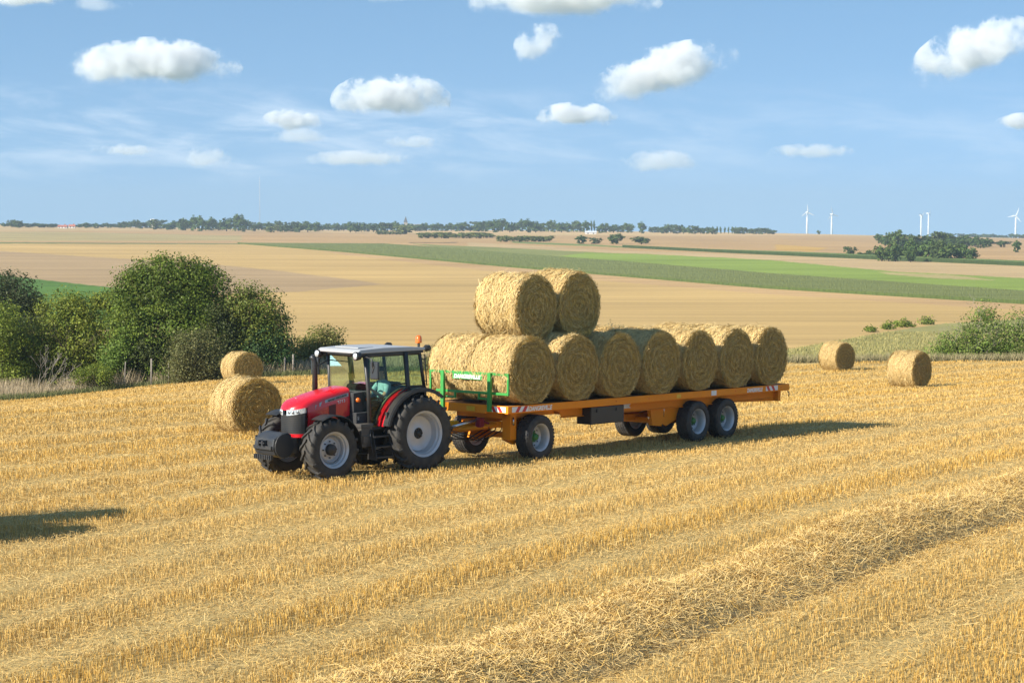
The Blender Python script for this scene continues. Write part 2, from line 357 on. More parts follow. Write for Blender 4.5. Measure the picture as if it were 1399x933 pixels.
def make_ground():
    us = np.linspace(-0.48, 0.48, 560)
    Ys = np.concatenate([np.linspace(6, 130, 300), np.exp(np.linspace(math.log(131), math.log(3000), 420)), np.exp(np.linspace(math.log(3100), math.log(40000), 40))])
    U, Y = np.meshgrid(us, Ys); X = U * Y; Z = terrain(X, Y)
    v = X * RN[0] + Y * RN[1]
    near = Y < edgeY(X)
    px = CX + FPX * U; row = HOR - FPX * Z / Y
    C = field_colours(px, row)
    C[inpoly(px, row, MEADOW) & (Y < 320) & (Y > 100)] = s2l((172, 164, 104)) * 0.74
    soil = np.array([0.34, 0.235, 0.085])
    b = noise1(v, 3, 0.9)[..., None]
    tk = (track(v) * .6)[..., None]
    C[near] = (soil * (0.85 + 0.3 * b) * (1 - tk) + np.array([.53, .395, .165]) * tk)[near]
    lump = (noise2(X, Y, 11, 0.6) - .5) * 0.07 * (Y < 70)
    C[Y > 3300] = s2l((112, 128, 92)) * .6
    verge = (~near) & (Y < edgeY(X + 3) + 6)
    C[verge] = s2l((150, 140, 88)) * .7
    Z = Z + lump
    n, m = U.shape
    me = bpy.data.meshes.new('ground')
    me.vertices.add(n * m); me.vertices.foreach_set('co', np.stack([X, Y, Z], -1).astype(np.float32).reshape(-1))
    i = np.arange((n - 1) * m).reshape(n - 1, m)[:, :-1]
    q = np.stack([i, i + 1, i + m + 1, i + m], -1).reshape(-1, 4)
    me.loops.add(q.size); me.loops.foreach_set('vertex_index', q.astype(np.int32).reshape(-1))
    me.polygons.add(len(q)); me.polygons.foreach_set('loop_start', np.arange(0, q.size, 4, dtype=np.int32))
    me.polygons.foreach_set('use_smooth', np.ones(len(q), bool))
    a = me.attributes.new('Col', 'FLOAT_COLOR', 'POINT'); c4 = np.ones((n * m, 4), np.float32); c4[:, :3] = C.reshape(-1, 3)
    a.data.foreach_set('color', c4.reshape(-1)); me.update()
    mt, N, L = nt('field soil and crops'); bs = N['Principled BSDF']; setp(bs, Roughness=0.95, Specular_IOR_Level=0.1)
    at_ = N.new('ShaderNodeAttribute'); at_.attribute_name = 'Col'
    tc = N.new('ShaderNodeTexCoord')
    def nz(scale, det, vec, lo, hi):
        no = N.new('ShaderNodeTexNoise'); no.inputs['Scale'].default_value = scale; no.inputs['Detail'].default_value = det
        L.new(vec, no.inputs['Vector']); mr = N.new('ShaderNodeMapRange'); mr.inputs['From Min'].default_value = .3; mr.inputs['From Max'].default_value = .7
        mr.inputs['To Min'].default_value = lo; mr.inputs['To Max'].default_value = hi; L.new(no.outputs['Fac'], mr.inputs['Value']); return mr.outputs[0]
    def mul(a, b):
        x = N.new('ShaderNodeMix'); x.data_type = 'RGBA'; x.blend_type = 'MULTIPLY'; x.inputs[0].default_value = 1
        L.new(a, x.inputs[6]); L.new(b, x.inputs[7]); return x.outputs[2]
    mp = N.new('ShaderNodeMapping'); mp.inputs['Rotation'].default_value = (0, 0, R_(-4)); mp.inputs['Scale'].default_value = (0.010, 0.16, 0.0)
    L.new(tc.outputs['Object'], mp.inputs['Vector'])
    mp2 = N.new('ShaderNodeMapping'); mp2.inputs['Rotation'].default_value = (0, 0, R_(-9)); mp2.inputs['Scale'].default_value = (0.002, 0.035, 0.0)
    L.new(tc.outputs['Object'], mp2.inputs['Vector'])
    o = mul(at_.outputs['Color'], nz(1.0, 5, mp.outputs[0], .85, 1.13))
    o = mul(o, nz(1.0, 3, mp2.outputs[0], .88, 1.10))
    o = mul(o, nz(0.012, 5, tc.outputs['Object'], .90, 1.08))
    o = mul(o, nz(14.0, 8, tc.outputs['Object'], .72, 1.25))
    L.new(o, bs.inputs['Base Color'])
    bp = N.new('ShaderNodeBump'); bp.inputs['Strength'].default_value = 0.5; bp.inputs['Distance'].default_value = 0.04
    no = N.new('ShaderNodeTexNoise'); no.inputs['Scale'].default_value = 18; no.inputs['Detail'].default_value = 6
    L.new(tc.outputs['Object'], no.inputs['Vector']); L.new(no.outputs['Fac'], bp.inputs['Height']); L.new(bp.outputs[0], bs.inputs['Normal'])
    me.materials.append(mt)
    ob = bpy.data.objects.new('ground', me); COL.objects.link(ob)
    tag(ob, 'rolling harvested farmland in golden, brown and green strips up to the horizon', 'ground', kind='structure')
make_ground()

# standing crops beyond the valley, raised above the soil
def crop(name, label, far, base, h, col, shaded_edge_col):
    xs = np.linspace(far[0][0], far[-1][0], 900)
    yf = np.interp(xs, *np.array(far).T); yb = np.interp(xs, *np.array(base).T); yb = np.maximum(yb, yf + .5)
    ny = 14; G = np.zeros((900, ny, 3)); B = np.zeros((900, 3))
    for i, x in enumerate(xs):
        Yb = Y_at(x, yb[i]); Yb0 = Yb; Yf = max(Y_at(x, yf[i] + h * FPX / Yb * 0.8), Yb + 4)
        Yr = np.linspace(Yb, Yf, ny); Xr = at(x, Yr)
        G[i] = np.stack([Xr, Yr, terrain(Xr, Yr) + h + rng.normal(0, .025, ny)], -1)
        B[i] = (Xr[0], Yr[0] - .3, terrain(Xr[0], Yr[0]) - .3)
    V = []; C = []
    col = np.array(col); shaded_edge_col = np.array(shaded_edge_col)
    for i in range(899):
        kk = .90 + .2 * noise2(G[i, :, 0] * .15, G[i, :, 1], 4, 5.0)
        for j in range(ny - 1):
            V.append([G[i, j], G[i + 1, j], G[i + 1, j + 1], G[i, j + 1]]); C.append(col * kk[j] * rng.uniform(.95, 1.05))
        V.append([B[i], B[i + 1], G[i + 1, 0], G[i, 0]]); C.append(shaded_edge_col * rng.uniform(.85, 1.15))  # front edge coloured darker, standing in for leaves shading one another
        V.append([G[i, -1], G[i + 1, -1], G[i + 1, -1] - [0, 0, h + .3], G[i, -1] - [0, 0, h + .3]]); C.append(shaded_edge_col)
    o = polys_mesh(name, V, C, M['crop']); tag(o, label, 'crop', kind='stuff')
crop('maize_crop', 'wide dark green strip of standing maize crossing the far slope',
     [(325, 332), (525, 332.5), (620, 339), (700, 345.5), (870, 358), (1050, 373), (1399, 397), (1800, 425)],
     [(325, 333), (475, 345), (700, 365.5), (1050, 394.5), (1399, 415.5), (1800, 441)], 0.7, s2l((140, 146, 82)) * .76, s2l((104, 120, 66)) * .66)
crop('maize_crop', 'narrow green strip of standing crop higher on the far slope at right',
     [(850, 337.2), (1100, 345), (1399, 357), (1800, 374)],
     [(850, 338.4), (1000, 346), (1100, 350.5), (1399, 363.5), (1800, 381)], 1.3, s2l((128, 146, 80)) * .74, s2l((80, 98, 58)) * .6)

# ------------------------------------------------------------------ stubble
STRAW = np.array([(.66, .415, .085), (.59, .395, .115), (.75, .57, .235), (.40, .245, .065), (.72, .485, .13)])
def straw_cols(n, bias=None, p=(.30, .25, .20, .12, .13)):
    c = STRAW[rng.choice(5, n, p=p)] * np.array([1.0, .955, .90]) * rng.uniform(.78, 1.16, (n, 1))
    if bias is not None: c = c * (1 - bias[:, None]) + np.array([.72, .54, .25]) * bias[:, None]
    return np.clip(c, 0, .9)
def frustum_points(n, y0, y1, dens, umax=0.31):
    ys = np.linspace(y0, y1, 400); pdf = np.array([dens(t) for t in ys]) * ys; cdf = np.cumsum(pdf); cdf /= cdf[-1]
    Y = np.interp(rng.random(n), cdf, ys); X = rng.uniform(-umax, umax, n) * Y
    return X, Y
WIND_A, WIND_B = np.array([-0.95, 23.0]), np.array([10.6, 40.2])
WD = unit(WIND_B - WIND_A); WN = np.array([WD[1], -WD[0]])
def wind_v(X, Y): return (X - WIND_A[0]) * WN[0] + (Y - WIND_A[1]) * WN[1]
def make_stubble():
    n = 760000
    X, Y = frustum_points(n, 17, 132, lambda t: 300 if t < 34 else 300 * (34 / t) ** 1.75)
    v = X * RN[0] + Y * RN[1]; s = X * RD[0] + Y * RD[1]
    wob = (noise1(s, 21, 9) - .5) * .8
    v1 = np.round(v / .15) * .15 + rng.normal(0, .022, n)
    X = X + (v1 - v) * RN[0]; Y = Y + (v1 - v) * RN[1]; v = v1
    keep = (Y < edgeY(X) - .2)
    trk = track(v + wob) * (0.55 + .45 * noise2(X, Y, 8, 2.2))
    patch = noise2(X, Y, 9, 1.3) * .5 + noise2(X, Y, 10, .35) * .5
    keep &= rng.random(n) > trk * .40
    keep &= rng.random(n) < 0.55 + 0.8 * patch
    keep &= np.abs(wind_v(X, Y)) > 0.95
    X, Y, v, trk, patch = (a[keep] for a in (X, Y, v, trk, patch)); n = len(X)
    h = (0.082 + 0.055 * noise1(v + wob[keep], 31, 1.1) + rng.normal(0, .022, n)) * (1 - .65 * trk)
    h = np.clip(h, .03, .3)
    lean = rng.normal(0, .16, (n, 3)); lean[:, 2] = 1; lean[:, :2] += (trk[:, None] * rng.normal(0, .7, (n, 2)))
    lean = unit(lean)
    P = np.stack([X, Y, terrain(X, Y) - .01], -1) + lean * (h / 2)[:, None]
    az = rng.uniform(0, 2 * math.pi, n); N = np.stack([np.cos(az), np.sin(az), np.zeros(n)], -1)
    wd = rng.uniform(.0042, .0075, n) * np.clip(Y / 36, 1, 2.4)
    band = noise1(v, 41, 1.7)
    pale = np.clip(.06 + trk * .42 + (band - .45) * .55, 0, .7)
    C = straw_cols(n, pale)
    Q = strands(P, lean, N, h, wd)
    # lower stalk is browner than the cut top
    C4 = np.repeat(C[:, None, :], 4, 1); C4[:, [0, 3]] *= np.array([.80, .74, .66])
    # lying litter
    m = 320000
    X, Y = frustum_points(m, 17, 120, lambda t: 60 if t < 30 else 60 * (30 / t) ** 1.5)
    v2 = X * RN[0] + Y * RN[1]; s2 = X * RD[0] + Y * RD[1]; wob2 = (noise1(s2, 21, 9) - .5) * .8
    pr = 0.15 + .9 * track(v2 + wob2) + .35 * (noise2(X, Y, 13, 1.6) > .62)
    k = (rng.random(m) < pr) & (Y < edgeY(X) - .2); X, Y = X[k], Y[k]; m = len(X)
    a = rng.uniform(0, 2 * math.pi, m); D = np.stack([np.cos(a), np.sin(a), rng.normal(0, .22, m)], -1)
    NN = rng.normal(0, .35, (m, 3)); NN[:, 2] = 1
    P2 = np.stack([X, Y, terrain(X, Y) + rng.uniform(.02, .11, m)], -1)
    Q2 = strands(P2, D, NN, rng.uniform(.06, .21, m), rng.uniform(.0045, .008, m) * np.clip(Y / 34, 1, 2.4))
    C2 = np.repeat(straw_cols(m, np.full(m, .42))[:, None, :], 4, 1)
    o = polys_mesh('stubble', np.concatenate([Q, Q2]), np.concatenate([C4, C2]), M['stubble'])
    tag(o, 'golden cut stubble standing in rows over the harvested field', 'stubble', kind='stuff')
make_stubble()

def make_windrow():
    root_len = 52.0; s0 = -9.0
    ns, nv = 420, 22
    S = np.linspace(s0, s0 + root_len, ns); Vv = np.linspace(-1.45, 1.45, nv)
    def hgt(s, v):
        wv = 1.16 + .22 * (noise1(s, 51, 2.6) - .5); mid = (noise1(s, 52, 4.0) - .5) * .4
        t = np.clip(1 - ((v - mid) / wv) ** 2, 0, 1)
        return (t ** .95) * (.33 + .20 * noise1(s, 53, 1.3) + .12 * (noise2(s, v, 54, .45) - .5)) 
    SS, VV = np.meshgrid(S, Vv, indexing='ij')
    X = WIND_A[0] + WD[0] * SS + WN[0] * VV; Y = WIND_A[1] + WD[1] * SS + WN[1] * VV
    Z = terrain(X, Y) + hgt(SS, VV) - .05 + rng.normal(0, .012, SS.shape)
    P = np.stack([X, Y, Z], -1)
    V = np.stack([P[:-1, :-1], P[1:, :-1], P[1:, 1:], P[:-1, 1:]], 2).reshape(-1, 4, 3)
    C = np.array([.50, .37, .17]) * rng.uniform(.75, 1.15, (len(V), 1))
    m = 210000
    s = rng.uniform(s0, s0 + root_len, m); s = np.where(rng.random(m) < .5, s0 + (s - s0) * .75, s)
    v = np.clip(rng.normal(0, .60, m), -1.7, 1.7)
    X = WIND_A[0] + WD[0] * s + WN[0] * v; Y = WIND_A[1] + WD[1] * s + WN[1] * v
    e = .05; gx = (hgt(s, v + e) - hgt(s, v - e)) / (2 * e)
    N = np.stack([-gx * WN[0], -gx * WN[1], np.ones(m)], -1); N = unit(N + rng.normal(0, .45, (m, 3)))
    a = rng.normal(ROWA + .5, 1.1, m); D = np.stack([np.cos(a), np.sin(a), rng.normal(0, .25, m)], -1)
    D = D - N * (D * N).sum(-1, keepdims=True)
    Zs = terrain(X, Y) + hgt(s, v) + rng.exponential(.022, m) - .02
    Q = strands(np.stack([X, Y, Zs], -1), D, N, rng.uniform(.08, .34, m), rng.uniform(.0045, .0085, m))
    # bend some straws: lift one end
    C2 = straw_cols(m, np.clip(rng.normal(.48, .24, m), 0, .85))
    o = polys_mesh('straw_windrow', np.concatenate([V, Q]), np.concatenate([C, C2]), M['straw'])
    tag(o, 'long loose heap of cut straw lying in a row across the near stubble', 'straw windrow', kind='stuff')
make_windrow()

# ------------------------------------------------------------------ round straw bales (axis along local y, origin in the middle)
BR, BL = 0.85, 1.27
def bale_mesh(seed, nb=13000, nf=6000):
    r = np.random.default_rng(seed)
    na, ny = 72, 12
    A = np.linspace(0, 2 * math.pi, na, endpoint=False); Ys = np.linspace(-BL / 2, BL / 2, ny)
    def rad(a, y):
        return BR - .035 + (.026 + .004 * seed) * np.sin(a * 2 + seed) + .016 * np.sin(a * 7 + y * 5 + seed * 2) - .05 * (np.abs(y) / (BL / 2)) ** 8 + .012 * np.sin(y * 14 + seed)
    V = []; 
    for j in range(ny - 1):
        for i in range(na):
            q = []
            for (ii, jj) in ((i, j), (i + 1, j), (i + 1, j + 1), (i, j + 1)):
                a = A[ii % na]; R = rad(a, Ys[jj]) - .02; q.append((R * math.cos(a), Ys[jj], R * math.sin(a)))
            V.append(q)
    for sg in (-1, 1):
        rr = np.linspace(0, 1, 7)
        for k in range(6):
            for i in range(na):
                q = []
                for (kk, ii) in ((k, i), (k + 1, i), (k + 1, i + 1), (k, i + 1)):
                    a = A[ii % na]; R = (rad(a, BL / 2) - .02) * rr[kk]
                    q.append((R * math.cos(a), sg * (BL / 2 + .03 * (1 - rr[kk] ** 2) * math.sin(seed) - .004 + .01 * math.sin(9 * rr[kk] + a)), R * math.sin(a)))
                V.append(q)
    C = np.array([.40, .27, .11]) * r.uniform(.8, 1.15, (len(V), 1))
    a = r.uniform(0, 2 * math.pi, nb); y = r.uniform(-BL / 2, BL / 2, nb); rd = rad(a, y) + r.exponential(.018, nb) - .015
    nrm = np.stack([np.cos(a), np.zeros(nb), np.sin(a)], -1); tan = np.stack([-np.sin(a), np.zeros(nb), np.cos(a)], -1)
    th = r.normal(0, .55, nb); D = tan * np.cos(th)[:, None] + np.array([0, 1, 0]) * np.sin(th)[:, None]
    N = unit(nrm + r.normal(0, .38, (nb, 3))); D = unit(D + nrm * r.normal(0, .17, nb)[:, None])
    Q = strands(nrm * rd[:, None] + np.array([0, 1, 0]) * y[:, None], D, N, r.uniform(.07, .24, nb), r.uniform(.006, .011, nb))
    cols = STRAW[r.choice(5, nb, p=(.24, .28, .26, .12, .10))] * r.uniform(.75, 1.15, (nb, 1)); cols = cols * .68 + .32 * np.array([.80, .65, .39])
    Vs, Cs = [np.array(V), Q], [C, cols]
    for sg in (-1, 1):
        R = (BR - .04) * np.sqrt(r.random(nf)); a = r.uniform(0, 2 * math.pi, nf)
        rv = np.stack([np.cos(a), np.zeros(nf), np.sin(a)], -1); tv = np.stack([-np.sin(a), np.zeros(nf), np.cos(a)], -1)
        th = r.normal(.12, .5, nf); D = tv * np.cos(th)[:, None] + rv * np.sin(th)[:, None] + np.array([0, sg, 0]) * r.normal(0, .12, nf)[:, None]
        N = unit(np.array([0, sg, 0]) + r.normal(0, .33, (nf, 3)))
        P = rv * R[:, None] + np.array([0, sg, 0]) * (BL / 2 + .03 * math.sin(seed) * (1 - (R / BR) ** 2) + r.exponential(.016, nf))[:, None]
        Vs.append(strands(P, D, N, r.uniform(.04, .17, nf), r.uniform(.006, .011, nf)))
        ring = .86 + .13 * np.sin(R * 34 + 1.5 * a + 2 * np.sin(a * 2 + seed)) + .16 * (r.random(nf) < .12)
        Cs.append(1.0 * STRAW[r.choice(5, nf, p=(.18, .30, .24, .18, .10))] * (r.uniform(.70, 1.10, nf) * ring)[:, None])
    Vs = np.concatenate(Vs); z = Vs[:, :, 2]      # the bale settles on its underside
    Vs[:, :, 2] = np.where(z < -.76, -.76 + (z + .76) * .45, z); Vs[:, :, 0] *= 1 + .025 * np.clip(-Vs[:, :, 2], 0, 1)
    o = polys_mesh('straw_bale', Vs, np.concatenate(Cs), M['straw'])
    me = o.data; bpy.data.objects.remove(o); return me
BALES = [bale_mesh(s) for s in (1, 2, 3, 5)]
_bi = 0
def bale(loc, rotz, label, group, pitch=0.0, k=None):
    global _bi
    o = bpy.data.objects.new('straw_bale', BALES[_bi % 4 if k is None else k]); _bi += 1; COL.objects.link(o)
    o.rotation_euler = (0, random.uniform(-.08, .08), rotz + random.choice((0, math.pi)) + random.uniform(-.03, .03)); o.location = loc
    o.scale = (random.uniform(.985, 1.015),) * 3
    return tag(o, label, 'straw bale', group)

# ------------------------------------------------------------------ tractor (x forward, y to its left, z up)
TO = (-2.73, 46.0)
def tractor():
    root = empty('tractor', (TO[0], TO[1], -5.485), (0, 0, R_(223)))
    tag(root, 'red farm tractor with silver cab roof pulling the loaded orange trailer', 'tractor')
    def wheel(x, sy, R, W, rr, nl, kind):
        big = kind == 'rear'
        m = MB(); k = R / .875; h = W / 2
        m.lathe([(rr, h * .78), (rr + .03, h * .86), (rr + .10 * k, h * 1.0), (R * .84, h * .99), (R * .915, h * .90), (R * .94, h * .70), (R * .952, 0), (R * .94, -h * .70), (R * .915, -h * .90), (R * .84, -h * .99), (rr + .10 * k, -h), (rr + .03, -h * .86), (rr, -h * .78)], closed=True, n=64)
        for sd in (-1, 1):
            for i in range(nl):
                a0 = 2 * math.pi * (i + (0.5 if sd > 0 else 0)) / nl
                prev = None; vs = []; fs = []
                prof = [(-.02, R * .998, 0.0), (.35, R * 1.0, .12), (.70, R * .992, .21), (.97, R * .965, .27), (1.03, R * .90, .285), (1.035, R * .845, .29)]
                hw = .030 * (1 if big else .9); hw2 = hw * 1.25
                for (t, r, da) in prof:
                    a = a0 - da * (1.0 if big else 1.12); y = sd * h * t
                    rb = min(r - .012, R * .93) if t < 1 else r - .03
                    er = Vector((math.cos(a), 0, math.sin(a))); et = Vector((-math.sin(a), 0, math.cos(a)))
                    yb = y if t < 1 else sd * h * .96
                    for (s, rad, yy, hh) in ((-1, rb, yb, hw2), (-1, r, y, hw), (1, r, y, hw), (1, rb, yb, hw2)):
                        vs.append(er * (rad if rad < r else rad + .012) + et * (s * hh) + Vector((0, yy, 0)))
                for q in range(len(prof) - 1):
                    for e in range(4):
                        fs.append((q * 4 + e, q * 4 + (e + 1) % 4, q * 4 + 4 + (e + 1) % 4, q * 4 + 4 + e))
                fs += [(3, 2, 1, 0), tuple(len(vs) - 4 + e for e in range(4))]
                m.add(vs, fs)
        o = m.build('wheel', M['tyre'], root); o.location = (x, sy * (1.11 - h if big else 1.04 - h), R)
        if sy < 0: o.rotation_euler = (0, 0, math.pi)
        f = MB()
        if big:
            f.lathe([(0, -.02), (.12, -.02), (.13, .0), (.30, -.035), (rr * .80, .005), (rr * .84, -.02), (rr * .90, .02), (rr * .91, h * .45), (rr * .96, h * .55), (rr * .97, h * .78), (rr * 1.045, h * .86), (rr * 1.07, h * .90), (rr * 1.07, h * .82), (rr, h * .74), (rr * .99, -h * .74), (rr * 1.06, -h * .86), (rr * .95, -h * .7), (rr * .90, -.06), (0, -.07)], n=64)
        else:
            f.lathe([(0, .02), (.15, .02), (.17, .0), (.24, -.01), (rr * .74, .045), (rr * .80, .01), (rr * .86, .0), (rr * .88, h * .42), (rr * .95, h * .52), (rr * .96, h * .76), (rr * 1.05, h * .88), (rr * 1.08, h * .93), (rr * 1.08, h * .84), (rr, h * .74), (rr * .99, -h * .74), (rr * 1.06, -h * .86), (rr * .95, -h * .7), (rr * .90, -.06), (0, -.07)], n=64)
        f.build('rim', M['rim'], o, autosmooth=40)
        hb = MB()
        if big:
            hb.lathe([(0, .035), (.055, .035), (.06, -.02)], n=20)
            for i in range(8):
                a = i * math.pi / 4; hb.lathe([(0, .02), (.021, .02), (.021, -.02)], c=(.098 * math.cos(a), 0, .098 * math.sin(a)), n=6, smooth=False)
        else:
            hb.lathe([(0, .13), (.10, .125), (.125, .10), (.13, .0)], n=28)
            for i in range(8):
                a = i * math.pi / 4; hb.lathe([(0, .03), (.016, .03), (.016, -.02)], c=(.18 * math.cos(a), 0, .18 * math.sin(a)), n=6, smooth=False)
        hb.build('hub', M['frame'], o)
        return o
    for s in (1, -1):
        wheel(0, s, .875, .50, .495, 20, 'rear')
        wheel(2.55, s, .690, .40, .375, 17, 'front')
    # ---- hood: U shaped outline swept up over a crowned top
    def zs(x): return float(np.interp(x, [1.62, 2.34, 2.8, 3.2], [1.885, 1.745, 1.60, 1.53]))
    def zt(x): return float(np.interp(x, [1.62, 1.9, 2.3, 2.9, 3.08, 3.2], [1.995, 1.965, 1.90, 1.765, 1.685, 1.56]))
    ol = [(x, .385) for x in np.linspace(1.62, 2.78, 9)]
    for t in np.linspace(0.12, 1, 7): 
        y = .385 * math.cos(t * math.pi / 2); ol.append((2.78 + .36 * math.sin(t * math.pi / 2) ** .9, y))
    outline = ol + [(x, -y) for x, y in reversed(ol[:-1])]
    def ring(f, dz):
        r = []
        for (x, y) in outline:
            xx = x - (1 - f) * .55 * max(0, (x - 2.6)) / .54
            r.append((xx, y * f, zs(x) + (zt(xx) - zs(x)) * dz))
        return r
    hood = MB(); rings = [ring(1, 0), ring(.985, .30), ring(.93, .58), ring(.80, .82), ring(.55, .96), ring(.25, 1.0), ring(0.0, 1.0)]
    n = len(outline); vs = [p for r in rings for p in r]; fs = []
    for k in range(len(rings) - 1):
        for i in range(n - 1): fs.append((k * n + i, k * n + i + 1, (k + 1) * n + i + 1, (k + 1) * n + i))
    hood.add(vs, fs, 0, True)
    for sgn in (1, -1):    # side panels
        top = [(x, sgn * .385, zs(x)) for x in np.linspace(1.62, 2.80, 9)]
        bot = [(x, sgn * .375, float(np.interp(x, [1.62, 1.9, 2.4, 2.84], [1.36, 1.26, 1.10, 1.0]))) for x in np.linspace(1.62, 2.80, 9)]
        mid = [(a[0], sgn * .40, a[2] * .62 + b[2] * .38) for a, b in zip(top, bot)]
        vs = top + mid + bot
        hood.add(vs, [(k * 9 + i, k * 9 + i + 1, k * 9 + 10 + i, k * 9 + 9 + i) for k in range(2) for i in range(8)], 0, True)
    hood.add([(1.62, .385, 1.36), (1.62, -.385, 1.36), (1.62, -.385, zs(1.62)), (1.62, -.25, 1.96), (1.62, .25, 1.96), (1.62, .385, zs(1.62))], [(0, 1, 2, 3, 4, 5)])
    ho = hood.build('hood', M['red'], root)
    # grille, headlights, bumper strip follow the nose curve
    def nose(y, off=0.0): 
        t = math.acos(min(1, abs(y) / .385)); return 2.78 + .36 * max(0, math.sin(t)) ** .9 + off
    def nose_band(ys, z0, z1, off, th=.05, slope=0):
        m = MB(); vs = []
        for y in ys: vs += [(nose(y, off), y, z0(y) if callable(z0) else z0), (nose(y, off), y, z1(y) if callable(z1) else z1), (nose(y, off - th), y * .97, z1(y) if callable(z1) else z1), (nose(y, off - th), y * .97, z0(y) if callable(z0) else z0)]
        q = len(ys); fs = [(i * 4 + e, i * 4 + (e + 1) % 4, i * 4 + 4 + (e + 1) % 4, i * 4 + 4 + e) for i in range(q - 1) for e in range(4)]
        fs += [(3, 2, 1, 0), tuple(q * 4 - 4 + e for e in range(4))]
        m.add(vs, fs, 0, False); return m
    ys = np.linspace(-.375, .375, 25)
    g = nose_band(ys, 1.02, lambda y: zs(nose(y)) - .10, -.012)
    g.build('grille', M['black'], root, autosmooth=30)
    slats = MB()
    for z in np.linspace(1.08, 1.40, 9): 
        b = nose_band(ys, z, z + .012, .0, .03); slats.add(b.v, b.f)
    slats.build('grille_slats', M['frame'], root)
    for sgn in (1, -1):
        yy = np.linspace(.07, .378, 12) * sgn
        hl = nose_band(yy, lambda y: zs(nose(y)) - .105 - .02 * (1 - abs(y) / .38), lambda y: zs(nose(y)) + .004, .006, .05)
        hl = hl.build('headlight', M['lens'], root, autosmooth=30)
        for yq in (.14, .22, .30): rf = MB(); rf.lathe([(0, .006), (.032, .012), (.036, 0)], axis='x', c=(nose(yq) + .006, sgn * yq, zs(nose(yq)) - .05), n=14); rf.build('reflector', M['chrome'], hl)
    bs = nose_band(ys, .945, 1.02, .02, .10); bs.build('bumper_strip', M['red'], root, autosmooth=30)
    # silver stripe with the lettering, two slashes, side grille
    for sgn in (1, -1):
        m = MB()
        def quad(x0, x1, t0, b0, t1, b1, sk=.03):
            Y = sgn * .4045
            def P(x, d): return (x, sgn * (.388 + .014 * min(1, d / .12)), zs(x) - d)
            m.add([P(x0, t0), P(x1, t1), P(x1 + sk * .3, b1), P(x0 + sk, b0)], [(0, 1, 2, 3)])
        quad(1.66, 2.32, .012, .088, .012, .075, -.0); quad(2.40, 2.47, .02, .10, .02, .10, .05); quad(2.55, 2.585, .03, .12, .03, .12, .05)
        st = m.build('side_stripe', M['decal'], root)
        dx, dz = -1, .21
        if sgn > 0:
            lettering('lettering', 'MASSEY FERGUSON', .062, (2.24, .4085, zs(2.24) - .068), (-1, 0, .20), (.20, 0, 1), M['black'], st, squeeze=.98, bold=.001)
            lettering('model_number', '5713', .10, (1.97, .4085, 1.635), (-1, 0, .16), (.16, 0, 1), M['chevwhite'], root, squeeze=1.1, depth=.002)
        else:
            lettering('lettering', 'MASSEY FERGUSON', .062, (1.68, -.4085, zs(1.68) - .068), (1, 0, -.20), (.20, 0, 1), M['black'], st, squeeze=.98, bold=.001)
        sg = MB(); sg.add([(2.22, sgn * .403, 1.60), (2.02, sgn * .403, 1.64), (2.02, sgn * .402, 1.38), (2.20, sgn * .402, 1.34)], [(0, 1, 2, 3)])
        for k in range(6): z = 1.38 + k * .04; sg.box((2.03, sgn * .405 - .003, z), (2.20, sgn * .405 + .003, z + .012))
        sg.build('side_grille', M['dkred'], root)
    bd = MB(); bd.lathe([(0, .008), (.028, .008), (.03, 0)], axis='z', c=(2.82, .0, zt(2.82) - .002), n=16); bd.build('emblem', M['decal'], root)
    # engine, axle, chassis
    e = MB(); e.box((1.0, -.27, .62), (2.95, .27, 1.30)); e.box((-.45, -.33, .55), (1.1, .33, 1.18)); e.box((1.45, -.34, 1.05), (2.2, .34, 1.40))
    e.tube([(0, -.85, .875), (0, .85, .875)], .13, 16); e.box((2.2, -.22, .50), (3.05, .22, .75))
    e.box((-.75, -.28, .60), (-.4, .28, .75)); e.tube([(-.5, 0, .62), (-1.02, 0, .60)], .045, 8)
    for s in (.3, -.3): e.tube([(-.4, s, .95), (-.75, s * 1.3, .9), (-1.05, s * 1.3, .55)], .03, 6)
    e.build('chassis', M['frame'], root, bevel=.02)
    ax = MB(); ax.tube([(2.55, -.66, .66), (2.55, .66, .66)], [.11, .11], 12); ax.box((2.40, -.2, .50), (2.70, .2, .78))
    for s in (1, -1): ax.tube([(2.55, s * .55, .69), (2.55, s * .80, .69)], .17, 16)
    ax.build('front_axle', M['iron'], root, bevel=.01)
    sup = MB(); sup.box((2.95, -.24, .62), (3.34, .24, .96)); sup.box((3.05, .25, .60), (3.30, .32, .95)); sup.box((3.05, -.32, .60), (3.30, -.25, .95))
    sup.build('front_support', M['iron'], root, bevel=.015)
    # ballast block: rounded side cheeks around a ribbed middle
    bl = MB(); bl.prism([(3.20, 1.02), (3.32, 1.08), (3.46, 1.07), (3.68, .95), (3.72, .74), (3.66, .60), (3.44, .52), (3.26, .58)], 'y', -.36, .34)
    b = bl.build('front_ballast', M['ballast'], root, bevel=.03, seg=3)
    ck = MB()
    for s in (1, -1):
        ck.prism([(3.42 + .25 * math.cos(a), .79 + .27 * math.sin(a)) for a in np.linspace(0, 2 * math.pi, 24, endpoint=False)], 'y', s * .35 - .02, s * .35 + .02)
    ck.build('cheek', M['ballast'], b, bevel=.01)
    rb = MB(); rb.box((3.68, -.32, .72), (3.76, .32, .80)); rb.box((3.68, -.3, .50), (3.75, .3, .60)); 
    for k in range(9): rb.box((3.73, -.29 + k * .066, .50), (3.78, -.255 + k * .066, .60))
    rb.box((3.68, -.10, .80), (3.82, -.05, .92)); rb.box((3.68, .05, .80), (3.82, .10, .92)); rb.tube([(3.79, -.13, .86), (3.79, .13, .86)], .018, 8)
    rb.build('front_hitch', M['ballast'], b, bevel=.006)
